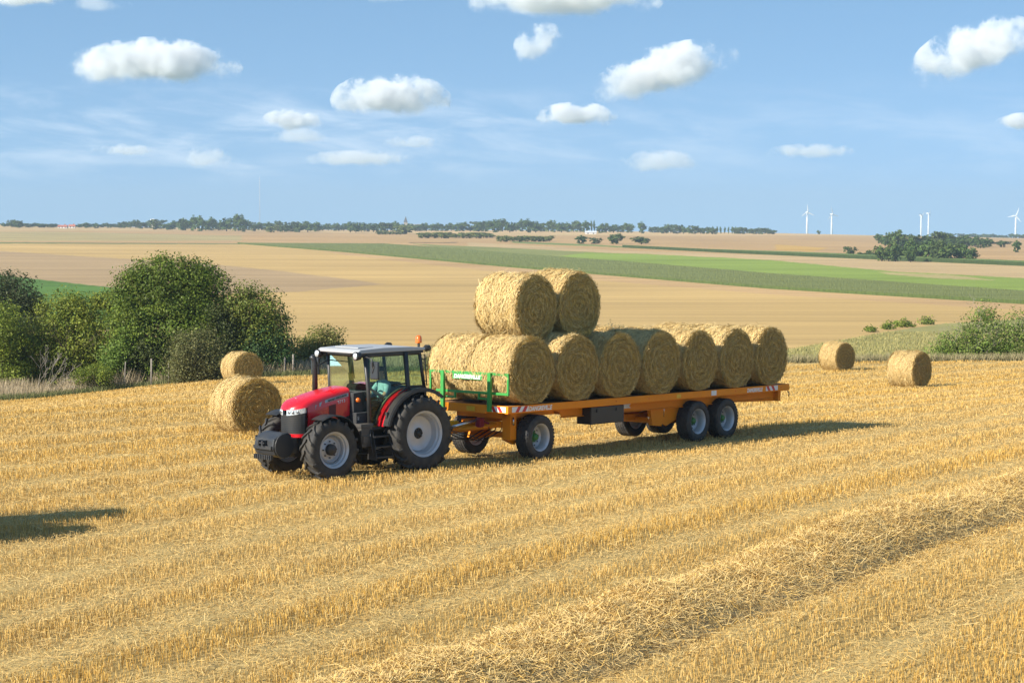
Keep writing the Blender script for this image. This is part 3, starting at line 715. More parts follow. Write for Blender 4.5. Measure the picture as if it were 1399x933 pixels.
    # front mudguards
    for s in (1, -1):
        m = MB(); vs = []; A = np.linspace(R_(-8), R_(118), 17)
        for a in A:
            r = .775; 
            for (yy, rr) in ((.64, r - .02), (.70, r), (1.02, r), (1.06, r - .03), (1.02, r - .022), (.70, r - .022)):
                vs.append((2.55 - rr * math.cos(a), s * yy, .69 + rr * math.sin(a)))
        fs = [(i * 6 + e, i * 6 + (e + 1) % 6, i * 6 + 6 + (e + 1) % 6, i * 6 + 6 + e) for i in range(16) for e in range(6)] + [(5, 4, 3, 2, 1, 0), tuple(16 * 6 + e for e in range(6))]
        m.add(vs, fs, 0, True); m.build('mudguard', M['black'], root, autosmooth=35)
    # rear fenders: red inner band, black outer flare
    for s in (1, -1):
        def arc(y0, y1, r0, r1, a0, a1, th=.03):
            vs = []; A = np.linspace(R_(a0), R_(a1), 25)
            for a in A:
                for (yy, rr) in ((y0, r0), (y1, r1), (y1, r1 - th), (y0, r0 - th)):
                    vs.append((rr * math.cos(a), s * yy, .875 + rr * math.sin(a)))
            return vs, [(i * 4 + e, i * 4 + (e + 1) % 4, i * 4 + 4 + (e + 1) % 4, i * 4 + 4 + e) for i in range(24) for e in range(4)] + [(3, 2, 1, 0), tuple(96 + e for e in range(4))]
        m = MB(); m.add(*arc(.58, .84, 1.03, 1.04, 12, 104), 0, True); fr = m.build('rear_fender', M['red'], root, autosmooth=35)
        m = MB(); m.add(*arc(.835, 1.00, 1.055, 1.05, 13, 128, .04), 0, True); m.add(*arc(.985, 1.015, 1.05, 1.02, 13, 128, .06), 0, True)
        m.build('fender_flare', M['black'], fr, autosmooth=35)
        m = MB(); m.add(*arc(.52, .585, 1.06, 1.075, 14, 106, .05), 0, True); m.build('fender_edge', M['panelgreen'], fr, autosmooth=35)
        m = MB(); m.box((.93, s * .90 - .03, 1.28), (.99, s * .90 + .03, 1.42)); m.build('marker', M['frame'], fr, bevel=.01)
    # ---- cab
    fr = MB()
    for s in (1, -1):
        fr.tube([(1.30, s * .70, 1.02), (1.33, s * .70, 1.9), (1.40, s * .66, 2.74)], [.045, .045, .05], 8)
        fr.tube([(.20, s * .73, 1.80), (.20, s * .73, 1.97), (.24, s * .69, 2.74)], [.055, .055, .06], 8)
        fr.tube([(-.34, s * .68, 1.86), (-.20, s * .66, 2.74)], .04, 8)
        fr.tube([(1.30, s * .71, 1.04), (.98, s * .72, 1.06), (.76, s * .72, 1.46), (.45, s * .72, 1.80), (.2, s * .73, 1.95), (-.34, s * .68, 1.93)], .028, 6)
        fr.tube([(1.40, s * .66, 2.70), (-.2, s * .66, 2.70)], .045, 8)
        fr.tube([(-.36, s * .74, 1.95), (-.30, s * .74, 2.66)], .014, 6); fr.tube([(-.36, s * .74, 2.05), (-.34, s * .67, 2.05)], .012, 6); fr.tube([(-.31, s * .74, 2.55), (-.22, s * .67, 2.55)], .012, 6)
        fr.tube([(.62, s * .735, 2.0), (.50, s * .735, 2.02), (.28, s * .735, 2.02)], .02, 6)
    fr.tube([(1.40, -.66, 2.70), (1.40, .66, 2.70)], .05, 8); fr.tube([(-.2, -.66, 2.70), (-.2, .66, 2.70)], .045, 8)
    fr.box((-.40, -.68, 1.00), (1.28, .68, 1.08)); fr.box((-.42, -.66, 1.08), (-.34, .66, 1.9))
    fr.build('cab_frame', M['frame'], root)
    cw = MB(); cw.box((1.30, -.60, 1.04), (1.60, .60, 1.42)); cw.prism([(1.30, 1.42), (1.60, 1.42), (1.60, 1.86), (1.32, 1.88)], 'y', -.48, .50)
    cw.build('cowl', M['trim'], root, bevel=.02)
    tl = MB(); tl.lathe([(0, .05), (.045, .045), (.055, .0)], axis='y', c=(1.48, .505, 1.70), n=18); tl.build('turn_signal', M['amber'], root)
    rf = MB(); rf.prism([(1.66, 2.75), (1.66, 2.79), (1.58, 2.835), (.9, 2.865), (.1, 2.855), (-.34, 2.82), (-.36, 2.76)], 'y', -.74, .74)
    ro = rf.build('roof', M['silver'], root, bevel=.035, seg=3)
    ru = MB(); ru.box((-.30, -.70, 2.70), (1.56, .70, 2.755)); ru.box((1.50, -.42, 2.71), (1.62, .42, 2.765)); ru.build('roof_lining', M['black'], ro, bevel=.01)
    rh = MB(); rh.box((.95, -.42, 2.845), (1.40, .42, 2.872)); rh.build('roof_hatch', M['silver'], ro, bevel=.012)
    for s in (1, -1):
        m = MB(); m.lathe([(0, .0), (.085, .0), (.095, .06), (.095, .13), (.08, .14)], axis='x', c=(1.58, s * .70, 2.70), n=20); wlm = m.build('work_lamp', M['black'], root)
        m = MB(); m.lathe([(.078, .128), (.05, .15), (0, .158)], axis='x', c=(1.58, s * .70, 2.70), n=20); m.build('lens', M['lens'], wlm)
        m = MB(); m.lathe([(0, -.14), (.07, -.13), (.08, -.03), (.03, .05)], axis='x', c=(-.34, s * .70, 2.80), n=16); m.build('rear_lamp', M['black'], root)
        arm = MB(); arm.tube([(1.42, s * .68, 2.66), (1.50, s * .86, 2.68), (1.52, s * 1.06, 2.64), (1.50, s * 1.08, 2.45)], .017, 8); a = arm.build('mirror_arm', M['frame'], root)
        mm = MB(); mm.box((1.42, s * 1.08 - .14, 2.19), (1.49, s * 1.08 + .14, 2.59)); mi = mm.build('mirror', M['mirror'], a, bevel=.035, seg=3)
        mk = MB(); mk.tube([(1.495, s * 1.08 - .04, 2.5), (1.50, s * 1.08, 2.40), (1.495, s * 1.08 + .04, 2.5)], .012, 6); mk.tube([(1.50, s * 1.08, 2.42), (1.495, s * 1.08 - .03, 2.33)], .01, 6); mk.build('mirror_bracket', M['frame'], a)
    bc = MB(); bc.tube([(-.22, .62, 2.80), (-.22, .62, 2.93)], .03, 8); bcn = bc.build('beacon_stem', M['black'], root)
    bc = MB(); bc.lathe([(.075, .0), (.08, .02), (.074, .10), (.062, .155), (.03, .175), (0, .178)], axis='z', c=(-.22, .62, 2.925), n=20); bc.build('beacon', M['amber'], root)
    ex = MB(); ex.tube([(1.90, -.52, 1.45), (1.90, -.52, 2.50), (1.92, -.53, 2.60), (1.98, -.56, 2.66)], [.062, .062, .06, .055], 14); ex.build('exhaust_pipe', M['black'], root)
    sb = MB(); sb.tube([(1.90, -.52, 2.40), (1.40, -.66, 2.55)], .014, 6); sb.build('exhaust_bracket', M['frame'], root)
    # glass
    def pane(name, pts): 
        m = MB(); m.add(pts, [tuple(range(len(pts)))]); return m.build(name, M['glass'], root)
    pane('windscreen', [(1.335, .66, 1.42), (1.345, .66, 1.9), (1.405, .62, 2.70), (1.405, -.62, 2.70), (1.345, -.66, 1.9), (1.335, -.66, 1.42)])
    for s in (1, -1):
        d = pane('door_window', [(1.29, s * .715, 1.08), (1.33, s * .705, 1.9), (1.39, s * .66, 2.69), (.24, s * .69, 2.69), (.2, s * .73, 1.97), (.45, s * .722, 1.80), (.76, s * .72, 1.46), (.98, s * .72, 1.08)])
        pane('quarter_window', [(.2, s * .73, 1.96), (.24, s * .69, 2.69), (-.2, s * .66, 2.69), (-.34, s * .68, 1.94)])
    pane('rear_window', [(-.36, .64, 1.9), (-.22, .62, 2.69), (-.22, -.62, 2.69), (-.36, -.64, 1.9)])
    # inside
    ip = MB()
    for s in (1, -1): ip.prism([(-.33, 1.08), (.93, 1.08), (.74, 1.44), (.44, 1.77), (.2, 1.90), (-.33, 1.89)], 'y', s * .50, s * .515)
    ip.build('cab_lining', M['trim'], root)
    da = MB(); da.prism([(1.10, 1.08), (1.30, 1.08), (1.34, 1.98), (1.20, 2.10), (1.05, 2.04), (1.08, 1.6)], 'y', -.24, .24); da.build('dashboard', M['trim'], root, bevel=.03)
    stw = MB(); A = np.linspace(0, 2 * math.pi, 25); c = Vector((.93, 0, 1.90)); u = Vector((-.82, 0, .57)).normalized(); v = Vector((0, 1, 0))
    stw.tube([c + (u * math.cos(a) + v * math.sin(a)) * .20 for a in A], .016, 6, cap=False)
    for a in (0.5, 2.6, 4.7): stw.tube([c, c + (u * math.cos(a) + v * math.sin(a)) * .2], .012, 6)
    stw.tube([c, (1.12, 0, 1.70)], .025, 8); stw.build('steering_wheel', M['frame'], root)
    se = MB(); se.box((.10, -.26, 1.32), (.62, .26, 1.44)); se.prism([(.06, 1.40), (.20, 1.40), (.12, 2.02), (.0, 2.02)], 'y', -.25, .25); se.box((.2, -.2, 1.08), (.5, .2, 1.32))
    se.box((.16, .27, 1.62), (.60, .35, 1.68)); se.box((.16, -.35, 1.62), (.60, -.27, 1.68)); se.build('seat', M['seat'], root, bevel=.03, seg=3)
    # left hand side: battery box, steps, pipes
    bb = MB(); bb.box((1.30, .46, .66), (1.62, .80, 1.10)); bb.box((1.28, .44, 1.10), (1.64, .82, 1.18)); bb.box((1.34, .80, .74), (1.58, .82, .92)); bb.build('battery_box', M['iron'], root, bevel=.015)
    wc = MB(); wc.box((1.50, .52, 1.24), (1.58, .60, 1.36)); wc.build('filler_cap', M['white'], root, bevel=.02)
    stp = MB()
    for z, y0 in ((.40, .86), (.63, .82), (.86, .78)): stp.box((.86, y0 - .14, z), (1.30, y0 + .12, z + .035))
    for x in (.84, 1.31): stp.prism([(.66, .36), (.98, .36), (.98, .44), (.84, 1.04), (.70, 1.04)], 'x', x, x + .02)
    stp.tube([(1.36, .92, .45), (1.40, .86, .8), (1.36, .80, 1.06)], .014, 6); stp.build('steps', M['frame'], root, bevel=.004)
    ft = MB(); ft.box((-.1, -.95, .45), (1.3, -.40, 1.0)); ft.build('fuel_tank', M['black'], root, bevel=.06, seg=3)
    hz = MB()
    for k in range(6): 
        y = .36 + .03 * k; hz.tube([(1.62 - .04 * k, y - .1, 1.30), (1.55, y + .06, 1.15), (1.45 + .05 * k, y, .95), (1.6, y, .60 + .04 * k)], .014, 6)
    hz.tube([(1.7, .40, .50), (1.2, .62, .48), (.8, .66, .52)], .02, 6); hz.build('hoses', M['black'], root)
    return root
tractor()

# ------------------------------------------------------------------ the driver
def driver():
    root_m = Matrix.Translation((TO[0], TO[1], -5.485)) @ Matrix.Rotation(R_(223), 4, 'Z')
    V = []; E = []; Rr = []
    def vtx(p, r): V.append(p); Rr.append(r); return len(V) - 1
    def chain(st, pts):
        k = st
        for p, r in pts:
            j = vtx(p, r); E.append((k, j)); k = j
        return k
    pel = vtx((.34, 0, 1.55), .15)
    ch = chain(pel, [((.31, 0, 1.72), .145), ((.33, 0, 1.90), .16)])
    nk = chain(ch, [((.36, 0, 2.045), .085), ((.39, 0, 2.11), .062), ((.41, 0, 2.19), .092), ((.42, 0, 2.28), .098), ((.41, 0, 2.34), .075)])
    chain(nk - 1, [((.525, 0, 2.245), .018)])
    for s in (1, -1):
        chain(nk - 1, [((.41, s * .105, 2.25), .022)])
        w_ = chain(ch, [((.34, s * .17, 1.98), .085), ((.45, s * .25, 1.80), .058), ((.56, s * .26, 1.70), .050), ((.72, s * .215, 1.80), .040), ((.80, s * .195, 1.86), .030), ((.86, s * .19, 1.895), .038)])
        for k, (dy, ln) in enumerate(((-.030, .062), (-.010, .072), (.010, .068), (.030, .054))):
            chain(w_, [((.885, s * (.19 + dy), 1.925), .0095), ((.915, s * (.19 + dy), 1.925), .009), ((.93, s * (.19 + dy), 1.925 - ln * .55), .008)])
        chain(w_, [((.84, s * .155, 1.915), .011), ((.875, s * .145, 1.93), .010)])
        chain(pel, [((.40, s * .10, 1.53), .098), ((.66, s * .15, 1.52), .078), ((.84, s * .16, 1.50), .066), ((.90, s * .15, 1.30), .056), ((.92, s * .14, 1.13), .045), ((.98, s * .14, 1.105), .05), ((1.06, s * .14, 1.10), .038)])
    me = bpy.data.meshes.new('person'); me.from_pydata(V, E, [])
    o = bpy.data.objects.new('person', me); COL.objects.link(o)
    md = o.modifiers.new('skin', 'SKIN'); md.use_smooth_shade = True
    for i, sv in enumerate(me.skin_vertices[0].data): sv.radius = (Rr[i], Rr[i]); sv.use_root = (i == 0)
    o.modifiers.new('sub', 'SUBSURF').levels = 2; o.modifiers['sub'].render_levels = 2
    bm2 = bpy.data.meshes.new_from_object(o.evaluated_get(bpy.context.evaluated_depsgraph_get()))
    o.modifiers.clear(); o.data = bm2; bm2.name = 'person'; bm2.materials.clear()
    for m in ('skin', 'shirt', 'trouser', 'frame'): bm2.materials.append(M[m])
    for p in bm2.polygons:
        c = p.center; p.use_smooth = True
        if c.z > 2.065 or (c.x > .50 and 1.6 < c.z < 2.05 and abs(c.y) > .12): k = 0
        elif c.z < 1.17: k = 3
        elif c.z > 1.60 and c.x < .62: k = 1
        else: k = 2
        p.material_index = k
    o.matrix_world = root_m
    tag(o, 'person in a pale blue shirt sitting at the wheel inside the cab', 'person')
    h = MB(); h.lathe([(.0, .115), (.06, .10), (.098, .055), (.108, .0), (.106, -.05)], axis='z', c=(.400, 0, 2.275), n=18); h.build('hair', M['hair'], o)
    for s in (1, -1): ey = MB(); ey.lathe([(0, .012), (.008, .008), (.011, 0)], axis='x', c=(.505, s * .035, 2.275), n=8); ey.build('eye', M['frame'], o)
driver()

# ------------------------------------------------------------------ flatbed trailer (x to its rear, y away from the camera side, z up)
TRA = R_(50.16); TRO = (-.104, 46.55); TRZ = -4.106 - 1.35; TRS = .0152
def trailer():
    root = empty('flatbed_trailer', (TRO[0], TRO[1], TRZ), (0, TRS, TRA))
    tag(root, 'long orange flatbed bale trailer with green front rail hitched behind the tractor', 'trailer')
    Lt, Wt, H = 12.37, 2.5, 1.35
    b = MB()   # rim channel
    b.box((0, 0, H - .17), (Lt, .06, H)); b.box((0, Wt - .06, H - .17), (Lt, Wt, H)); b.box((0, .06, H - .17), (.06, Wt - .06, H)); b.box((Lt - .06, .06, H - .17), (Lt, Wt - .06, H))
    b.box((.003, .015, H - .185), (Lt - .003, .10, H - .168)); b.box((-.012, .70, H - .20), (.06, 1.95, H - .165))
    for x in np.linspace(1.0, 11.4, 14): b.box((x, .06, H - .15), (x + .06, Wt - .06, H - .05))
    bed = b.build('bed', M['orange'], root, bevel=.008)
    d = MB(); d.box((.06, .06, H - .05), (Lt - .06, Wt - .06, H - .012)); d.build('deck', M['deck'], bed)
    f = MB()
    for y in (.34, 1.98):
        f.prism([(2.30, 1.165), (2.44, .955), (2.62, .93), (9.9, .93), (12.0, .86), (12.22, .86), (12.22, 1.165)], 'y', y, y + .02)
        f.box((2.5, y - .05, .925), (11.9, y + .09, .945)); f.prism([(2.1, 1.165), (2.4, 1.165), (2.4, 1.05)], 'y', y, y + .1)
    f.box((12.10, .34, .86), (12.22, 2.0, 1.16)); f.box((12.10, .20, .86), (12.24, .34, 1.16))
    for x in (3.0, 5.2, 6.6, 7.3, 8.6, 10.0): f.box((x, .36, .95), (x + .08, 1.98, 1.12))
    f.box((.5, .45, 1.02), (2.3, .55, 1.165)); f.box((.5, 1.95, 1.02), (2.3, 2.05, 1.165)); f.box((.5, .45, 1.00), (.62, 2.05, 1.165))
    f.build('chassis', M['orange'], root, bevel=.008)
    # tandem undercarriage
    u = MB()
    for y in (.42, 2.0):
        u.prism([(7.0, .92), (6.75, .55), (7.0, .45), (7.5, .62), (8.3, .72), (8.63, .86), (8.96, .72), (9.7, .62), (10.0, .50), (10.1, .92)], 'y', y, y + .06)
        u.prism([(6.25, .93), (6.35, .50), (6.75, .46), (6.95, .70), (6.95, .93)], 'y', y - .02, y + .10)
    for x in (7.94, 9.32): u.box((x - .07, .30, .46), (x + .07, 2.2, .60))
    u.box((6.4, .5, .55), (6.55, 2.0, .70)); u.tube([(6.6, .7, .58), (7.9, .7, .52)], .05, 8); u.tube([(6.6, 1.8, .58), (7.9, 1.8, .52)], .05, 8)
    u.box((6.0, 1.0, .62), (7.2, 1.2, .78))
    u.build('tandem_bogie', M['orange'], root, bevel=.008)
    ch = MB(); ch.tube([(6.85, .40, .70), (6.86, .40, 1.05)], .012, 6); ch.box((6.82, .36, .98), (6.90, .42, 1.10)); ch.build('brake_valve', M['chrome'], root); ch = MB(); ch.tube([(.56, .30, 1.05), (.56, .30, .86)], .02, 8); ch.build('jack', M['chrome'], root); ch = MB(); ch.tube([(6.3, .5, .70), (7.0, .45, .74)], .03, 8); ch.build('brake_cylinder', M['chrome'], root)
    # steering front dolly
    t = MB(); t.lathe([(.50, 1.00), (.62, 1.00), (.62, .94), (.50, .94)], axis='z', c=(1.29, 1.25, 0), n=32, closed=True, smooth=False)
    t.box((.50, .62, .80), (2.0, .74, .93)); t.box((.50, 1.76, .80), (2.0, 1.88, .93)); t.box((.48, .62, .78), (.60, 1.88, .93)); t.box((1.9, .62, .80), (2.0, 1.88, .93))
    t.box((1.22, .30, .46), (1.36, 2.2, .60))
    t.prism([(.85, .80), (.72, .46), (.90, .36), (1.20, .42), (1.40, .42), (1.75, .80)], 'y', .60, .66); t.prism([(.85, .80), (.72, .46), (.90, .36), (1.20, .42), (1.40, .42), (1.75, .80)], 'y', 1.84, 1.90)
    t.box((.50, .34, .50), (.72, .60, 1.165)); t.prism([(.50, .50), (.86, .36), (.92, .44), (.72, .60)], 'y', .50, .62)
    t.build('front_dolly', M['orange'], root, bevel=.01)
    db = MB()   # drawbar reaches the hitch under the tractor
    hx, hy = -1.30, 1.72
    db.tube([(hx + .02, hy, .60), (-.5, 1.52, .70), (.55, 1.22, .82)], [.055, .075, .085], 4); db.tube([(-.5, 1.60, .70), (.55, 1.80, .84)], .06, 4); db.tube([(-.5, 1.45, .70), (.55, .72, .84)], .06, 4)
    db.box((-.55, 1.30, .66), (-.25, 1.80, .80))
    dbo = db.build('drawbar', M['orange'], root, bevel=.008)
    yh = MB(); yh.box((-.50, 1.50, .80), (-.05, 1.72, .93)); yh.lathe([(.05, -.03), (.10, -.03), (.10, .03), (.05, .03)], axis='z', c=(hx - .03, hy, .60), n=16, closed=True); yh.tube([(hx, hy, .62), (-.5, 1.58, .78)], .05, 8); yh.build('hitch_eye', M['yellow'], dbo, bevel=.01)
    ram = MB(); ram.tube([(-.62, 1.30, .80), (.12, 1.02, .98)], .035, 10); ram.build('ram', M['chrome'], dbo)
    cp = MB(); cp.box((.06, .92, .80), (.22, 1.06, 1.02)); cp.tube([(.2, 1.0, .95), (.35, .9, .88), (.3, .85, .78)], .03, 6); cp.build('hose_coupling', M['maroon'], dbo, bevel=.02)
    hs = MB()
    for k in range(4): y = 1.0 + .18 * k; hs.tube([(-.9, 1.5, .85), (-.2, y, .62 - .04 * k), (.3, y, .45), (.7, y - .2, .70), (1.0, y, .85)], .014, 6)
    hs.build('hoses', M['black'], dbo)
    # wheels
    R, W = .54, .40
    def make_wheel():
        m = MB(); h = W / 2; rr = .315
        m.lathe([(rr, h * .80), (rr + .03, h * .92), (.42, h), (.49, h * .97), (.518, h * .86), (.528, h * .6), (.530, 0), (.528, -h * .6), (.518, -h * .86), (.49, -h * .97), (.42, -h), (rr + .03, -h * .92), (rr, -h * .80)], closed=True, n=56)
        for r_, (y0, y1) in enumerate(((-.165, -.10), (-.085, -.03), (-.012, .05), (.065, .12), (.13, .178))):
            for i in range(38):
                a = 2 * math.pi * (i + .5 * (r_ % 2)) / 38; d = .030; sk = .012 * (1 if r_ % 2 else -1)
                vs = []
                for rad in (.520, .5395):
                    for (aa, yy) in ((a - d / .53, y0), (a + d / .53, y0), (a + d / .53 + sk / .5, y1), (a - d / .53 + sk / .5, y1)):
                        vs.append((rad * math.cos(aa), yy, rad * math.sin(aa)))
                m.add(vs, [(0, 1, 2, 3), (4, 5, 6, 7), (0, 1, 5, 4), (1, 2, 6, 5), (2, 3, 7, 6), (3, 0, 4, 7)])
        wh = m.build('wheel', M['tyre2'], root)
        f = MB(); f.lathe([(.09, -.10), (.20, -.10), (.235, -.075), (.27, -.03), (.285, -.05), (.290, .08), (.30, .15), (.312, .165), (.335, .185), (.335, .17), (.315, .15), (.31, -.15), (.33, -.18), (.29, -.16), (.27, -.10), (.09, -.14)], n=48)
        for i in range(10):
            a = 2 * math.pi * i / 10; f.lathe([(0, .004), (.022, .004), (.022, -.01)], c=(.228 * math.cos(a), -.078, .228 * math.sin(a)), n=10, mi=1, smooth=False)  # dark discs stand in for the shade inside the rim holes
        f.build('rim', [M['rim'], M['frame']], wh, autosmooth=40)
        g = MB(); g.lathe([(0, .06), (.07, .058), (.085, .03), (.09, -.05), (.13, -.06), (.14, -.09), (.14, -.12)], n=24)
        for i in range(10):
            a = 2 * math.pi * (i + .5) / 10; g.lathe([(0, -.065), (.016, -.065), (.016, -.11)], c=(.155 * math.cos(a), 0, .155 * math.sin(a)), n=6, smooth=False)
        g.build('hub', M['hubgreen'], wh)
        return wh
    w0 = make_wheel(); first = True
    for x in (1.29, 7.94, 9.32):
        for far in (False, True):
            if first: wq = w0; first = False
            else:
                wq = w0.copy(); COL.objects.link(wq); wq.parent = root
                for c in w0.children:
                    k = c.copy(); COL.objects.link(k); k.parent = wq
            wq.location = (x, Wt - .03 - W / 2 if far else .03 + W / 2, R); wq.rotation_euler = (0, random.uniform(0, 6), 0 if far else math.pi)
    bx = MB(); bx.box((3.28, .06, .72), (4.65, .52, 1.16)); tb = bx.build('tool_box', M['black'], root, bevel=.03, seg=3)
    for x in (3.5, 4.3): bx = MB(); bx.box((x, .04, 1.02), (x + .1, .06, 1.10)); bx.build('latch', M['frame'], tb)
    hk = MB(); hk.tube([(3.32, .10, .74), (3.30, .10, .66), (3.36, .09, .62), (3.36, .09, .56)], .010, 6); hk.build('hook', M['frame'], root); hk = MB(); hk.tube([(12.36, .05, 1.14), (12.40, .03, 1.10), (12.40, .03, .98)], .016, 6); hk.build('hook', M['frame'], root)
    # green rail at the front
    h = MB(); t_ = .035
    h.box((-.005, 0, 2.06), (.055, Wt, 2.12)); h.box((-.004, 0, 1.60), (.054, 2.28, 1.66)); h.box((0, 0, 1.62), (.05, .05, 2.09)); h.box((0, Wt - .05, 1.62), (.05, Wt, 2.09))
    for y in (.50, 1.98): h.box((-.07, y, 1.20), (.0, y + .10, 2.115))
    for y0, y1 in ((.62, .88), (1.64, 1.94)): h.box((-.04, y0, 1.475), (.0, y1, 1.52)); h.box((-.041, (y1 if y0 < 1 else y0) - .02, 1.475), (.001, (y1 if y0 < 1 else y0) + .03, 1.61))
    hd = h.build('headboard', M['green'], root, bevel=.006)
    sp = MB(); sp.box((-.012, .80, 1.935), (-.0065, 1.74, 2.075)); sp.build('sign_plate', M['green'], hd)
    lettering('lettering', 'DANGREVILLE', .128, (-.013, 1.70, 1.955), (0, -1, 0), (0, 0, 1), M['white'], hd, squeeze=1.02, bold=.006, italic=.2)
    lettering('lettering', 'DANGREVILLE', .150, (.775, -.003, 1.205), (1, 0, 0), (0, 0, 1), M['white'], bed, squeeze=.90, bold=.005, italic=.15, depth=.002)
    lettering('lettering', 'DANGREVILLE', .150, (10.20, -.003, 1.205), (1, 0, 0), (0, 0, 1), M['white'], bed, squeeze=.80, bold=.005, italic=.15, depth=.002)
    def chev(name, p, right, ln, hgt, sl):
        r = Vector(right); m = MB(); nrm = r.cross(Vector((0, 0, 1)))
        edges = [0, .2, .4, .6, .8, 1.0]; 
        for i in range(5):
            def q(t, up): 
                x = max(0, min(1, t + (sl if up else 0))) * ln; return Vector(p) + r * x + Vector((0, 0, hgt if up else 0)) + nrm * .0035
            a0, a1 = edges[i] + (-abs(sl) if i == 0 and sl > 0 else 0), edges[i + 1]
            if sl < 0 and i == 4: a1 += abs(sl)
            m.add([q(a0, 0), q(a1, 0), q(a1, 1), q(a0, 1)], [(0, 1, 2, 3)], i % 2)
        m.build(name, [M['chevwhite'], M['chevred']], bed)
    chev('warning_stripes', (0, .55, 1.20), (0, -1, 0), .48, .13, -.18)
    chev('warning_stripes', (.14, 0, 1.20), (1, 0, 0), .62, .13, .16)
    chev('warning_stripes', (11.14, 0, 1.20), (1, 0, 0), .62, .13, -.16)
    rp = MB(); rp.box((6.86, -.006, 1.21), (7.04, .0, 1.31)); rp.build('reflector_plate', M['yellow'], bed)
    rp = MB(); rp.box((8.46, -.006, 1.20), (8.70, .0, 1.33)); rp.build('information_plate', M['chevwhite'], bed)
    rp = MB(); rp.box((-.018, 1.02, 1.19), (-.0125, 1.28, 1.30)); rp.build('number_plate', M['yellow'], bed)
    rp = MB(); rp.prism([(4.78, 1.02), (5.30, 1.02), (5.22, 1.07), (5.30, 1.13), (4.78, 1.13)], 'y', .334, .339); rp.build('sticker', M['chevwhite'], root)
    for x in (1.5, 4.2, 5.6, 9.6, 11.9): rp = MB(); rp.box((x, -.005, 1.25), (x + .05, 0, 1.28)); rp.build('side_marker', M['amber'], bed)
    return root
trailer()
def on_trailer(u, v, z):
    a = Matrix.Translation((TRO[0], TRO[1], TRZ)) @ Matrix.Rotation(TRA, 4, 'Z') @ Matrix.Rotation(TRS, 4, 'Y')
    return a @ Vector((u, v, z))
ORD = ['first', 'second', 'third', 'fourth', 'fifth', 'sixth', 'seventh']
for i in range(7):
    u = .873 + 1.7464 * i
    for far in (0, 1):
        v = .62 + far * 1.31
        where = 'far row of the trailer' if far else 'near row of the trailer'
        tail = ' by the rail' if i == 0 else ''
        bale(on_trailer(u + random.uniform(-.02, .02), v, 1.34 + BR - .035), TRA, f'{ORD[i]} straw bale from the front in the {where}{tail}', 'bales loaded on the trailer')
for i, lab in ((0, 'front one of the two straw bales stacked on top of the load'), (1, 'rear one of the two straw bales stacked on top of the load')):
    bale(on_trailer(.873 + 1.7464 * (i + .5), 1.26, 1.34 + BR + 1.465 - (.03 if i == 0 else 0)), TRA, lab, 'bales loaded on the trailer')
G = 'round bales lying in the stubble field'
def field_bale(X, Y, rz, lab, sink=.03): bale((X, Y, T(X, Y) + BR - .04 - sink), R_(rz), lab, G)
field_bale(-7.72, 57.5, 37.6, 'large round straw bale in the stubble just behind the front of the tractor')
field_bale(-13.4, 98.5, 36.5, 'small looking round bale half hidden behind another bale near the hedge')
field_bale(17.52, 87.6, 45.6, 'round straw bale alone in the stubble at far right with its shadow beside it')
field_bale(18.36, 112.3, 37.0, 'farthest round straw bale at the field edge below the grassy slope')
field_bale(-12.35, 34.85, -54, 'lower of two stacked straw bales past the left edge throwing the longer shadow')
bale((-12.35, 34.9, T(-12.3, 35.0) + BR + 1.58), R_(-54), 'upper of two stacked straw bales, unseen past the left edge, added to lengthen the shadow', G)  # second bale added out of view so the stack throws a longer shadow
field_bale(-10.3, 34.3, -54, 'single straw bale past the left edge throwing the shorter shadow')

# ------------------------------------------------------------------ hedge trees and shrubs
def leaves(lobes, n, size, cols, seed, fill=.45, clump=.30, droop=0.0, flat=1.0):
    """lobes: (x,y,z,rx,ry,rz). many leaf faces gathered in clumps over and inside the lobes"""
    r = np.random.default_rng(seed); L = np.array(lobes, float)
    wgt = (L[:, 3] * L[:, 5]) ** 1.0; wgt /= wgt.sum()
    nc = max(12, n // 34); k = r.choice(len(L), nc, p=wgt)
    d = unit(r.normal(0, 1, (nc, 3))); rad = np.where(r.random(nc) < fill, r.random(nc) ** .5 * .9, r.uniform(.84, 1.07, nc))
    cen = L[k, :3] + d * L[k, 3:6] * rad[:, None]; tint = r.uniform(.62, 1.42, nc); hue = r.random(nc)
    cs = r.uniform(.55, 1.5, nc) * clump
    q = r.choice(nc, n); off = r.normal(0, 1, (n, 3)); off = off / np.maximum(1, np.linalg.norm(off, axis=1, keepdims=True) / 1.7)
    P = cen[q] + off * cs[q][:, None] * np.array([1, 1, .8])
    out = unit(P - L[k[q], :3]); N = unit(out * .75 + r.normal(0, .6, (n, 3)) + np.array([0, 0, .45]))
    D = unit(np.cross(N, r.normal(0, 1, (n, 3))) + np.array([0, 0, -droop]))
    ln = size * r.uniform(.7, 1.5, n); Q = strands(P, D, N, ln, ln * r.uniform(.45, .75, n) * flat)
    # pointed leaf: pull the two ends in
    c = Q.mean(1, keepdims=True); Q = np.stack([Q[:, 0] * .5 + Q[:, 3] * .5, Q[:, 0] * .5 + Q[:, 1] * .5, Q[:, 1] * .5 + Q[:, 2] * .5, Q[:, 2] * .5 + Q[:, 3] * .5], 1)
    a, b = np.array(cols[0]), np.array(cols[1])
    t = np.clip(hue[q] * .6 + r.random(n) * .4, 0, 1)[:, None]
    C = 1.68 * np.array([1.08, 1, .92]) * (a * (1 - t) + b * t) * (tint[q] * r.uniform(.8, 1.2, n))[:, None]
    return Q, C
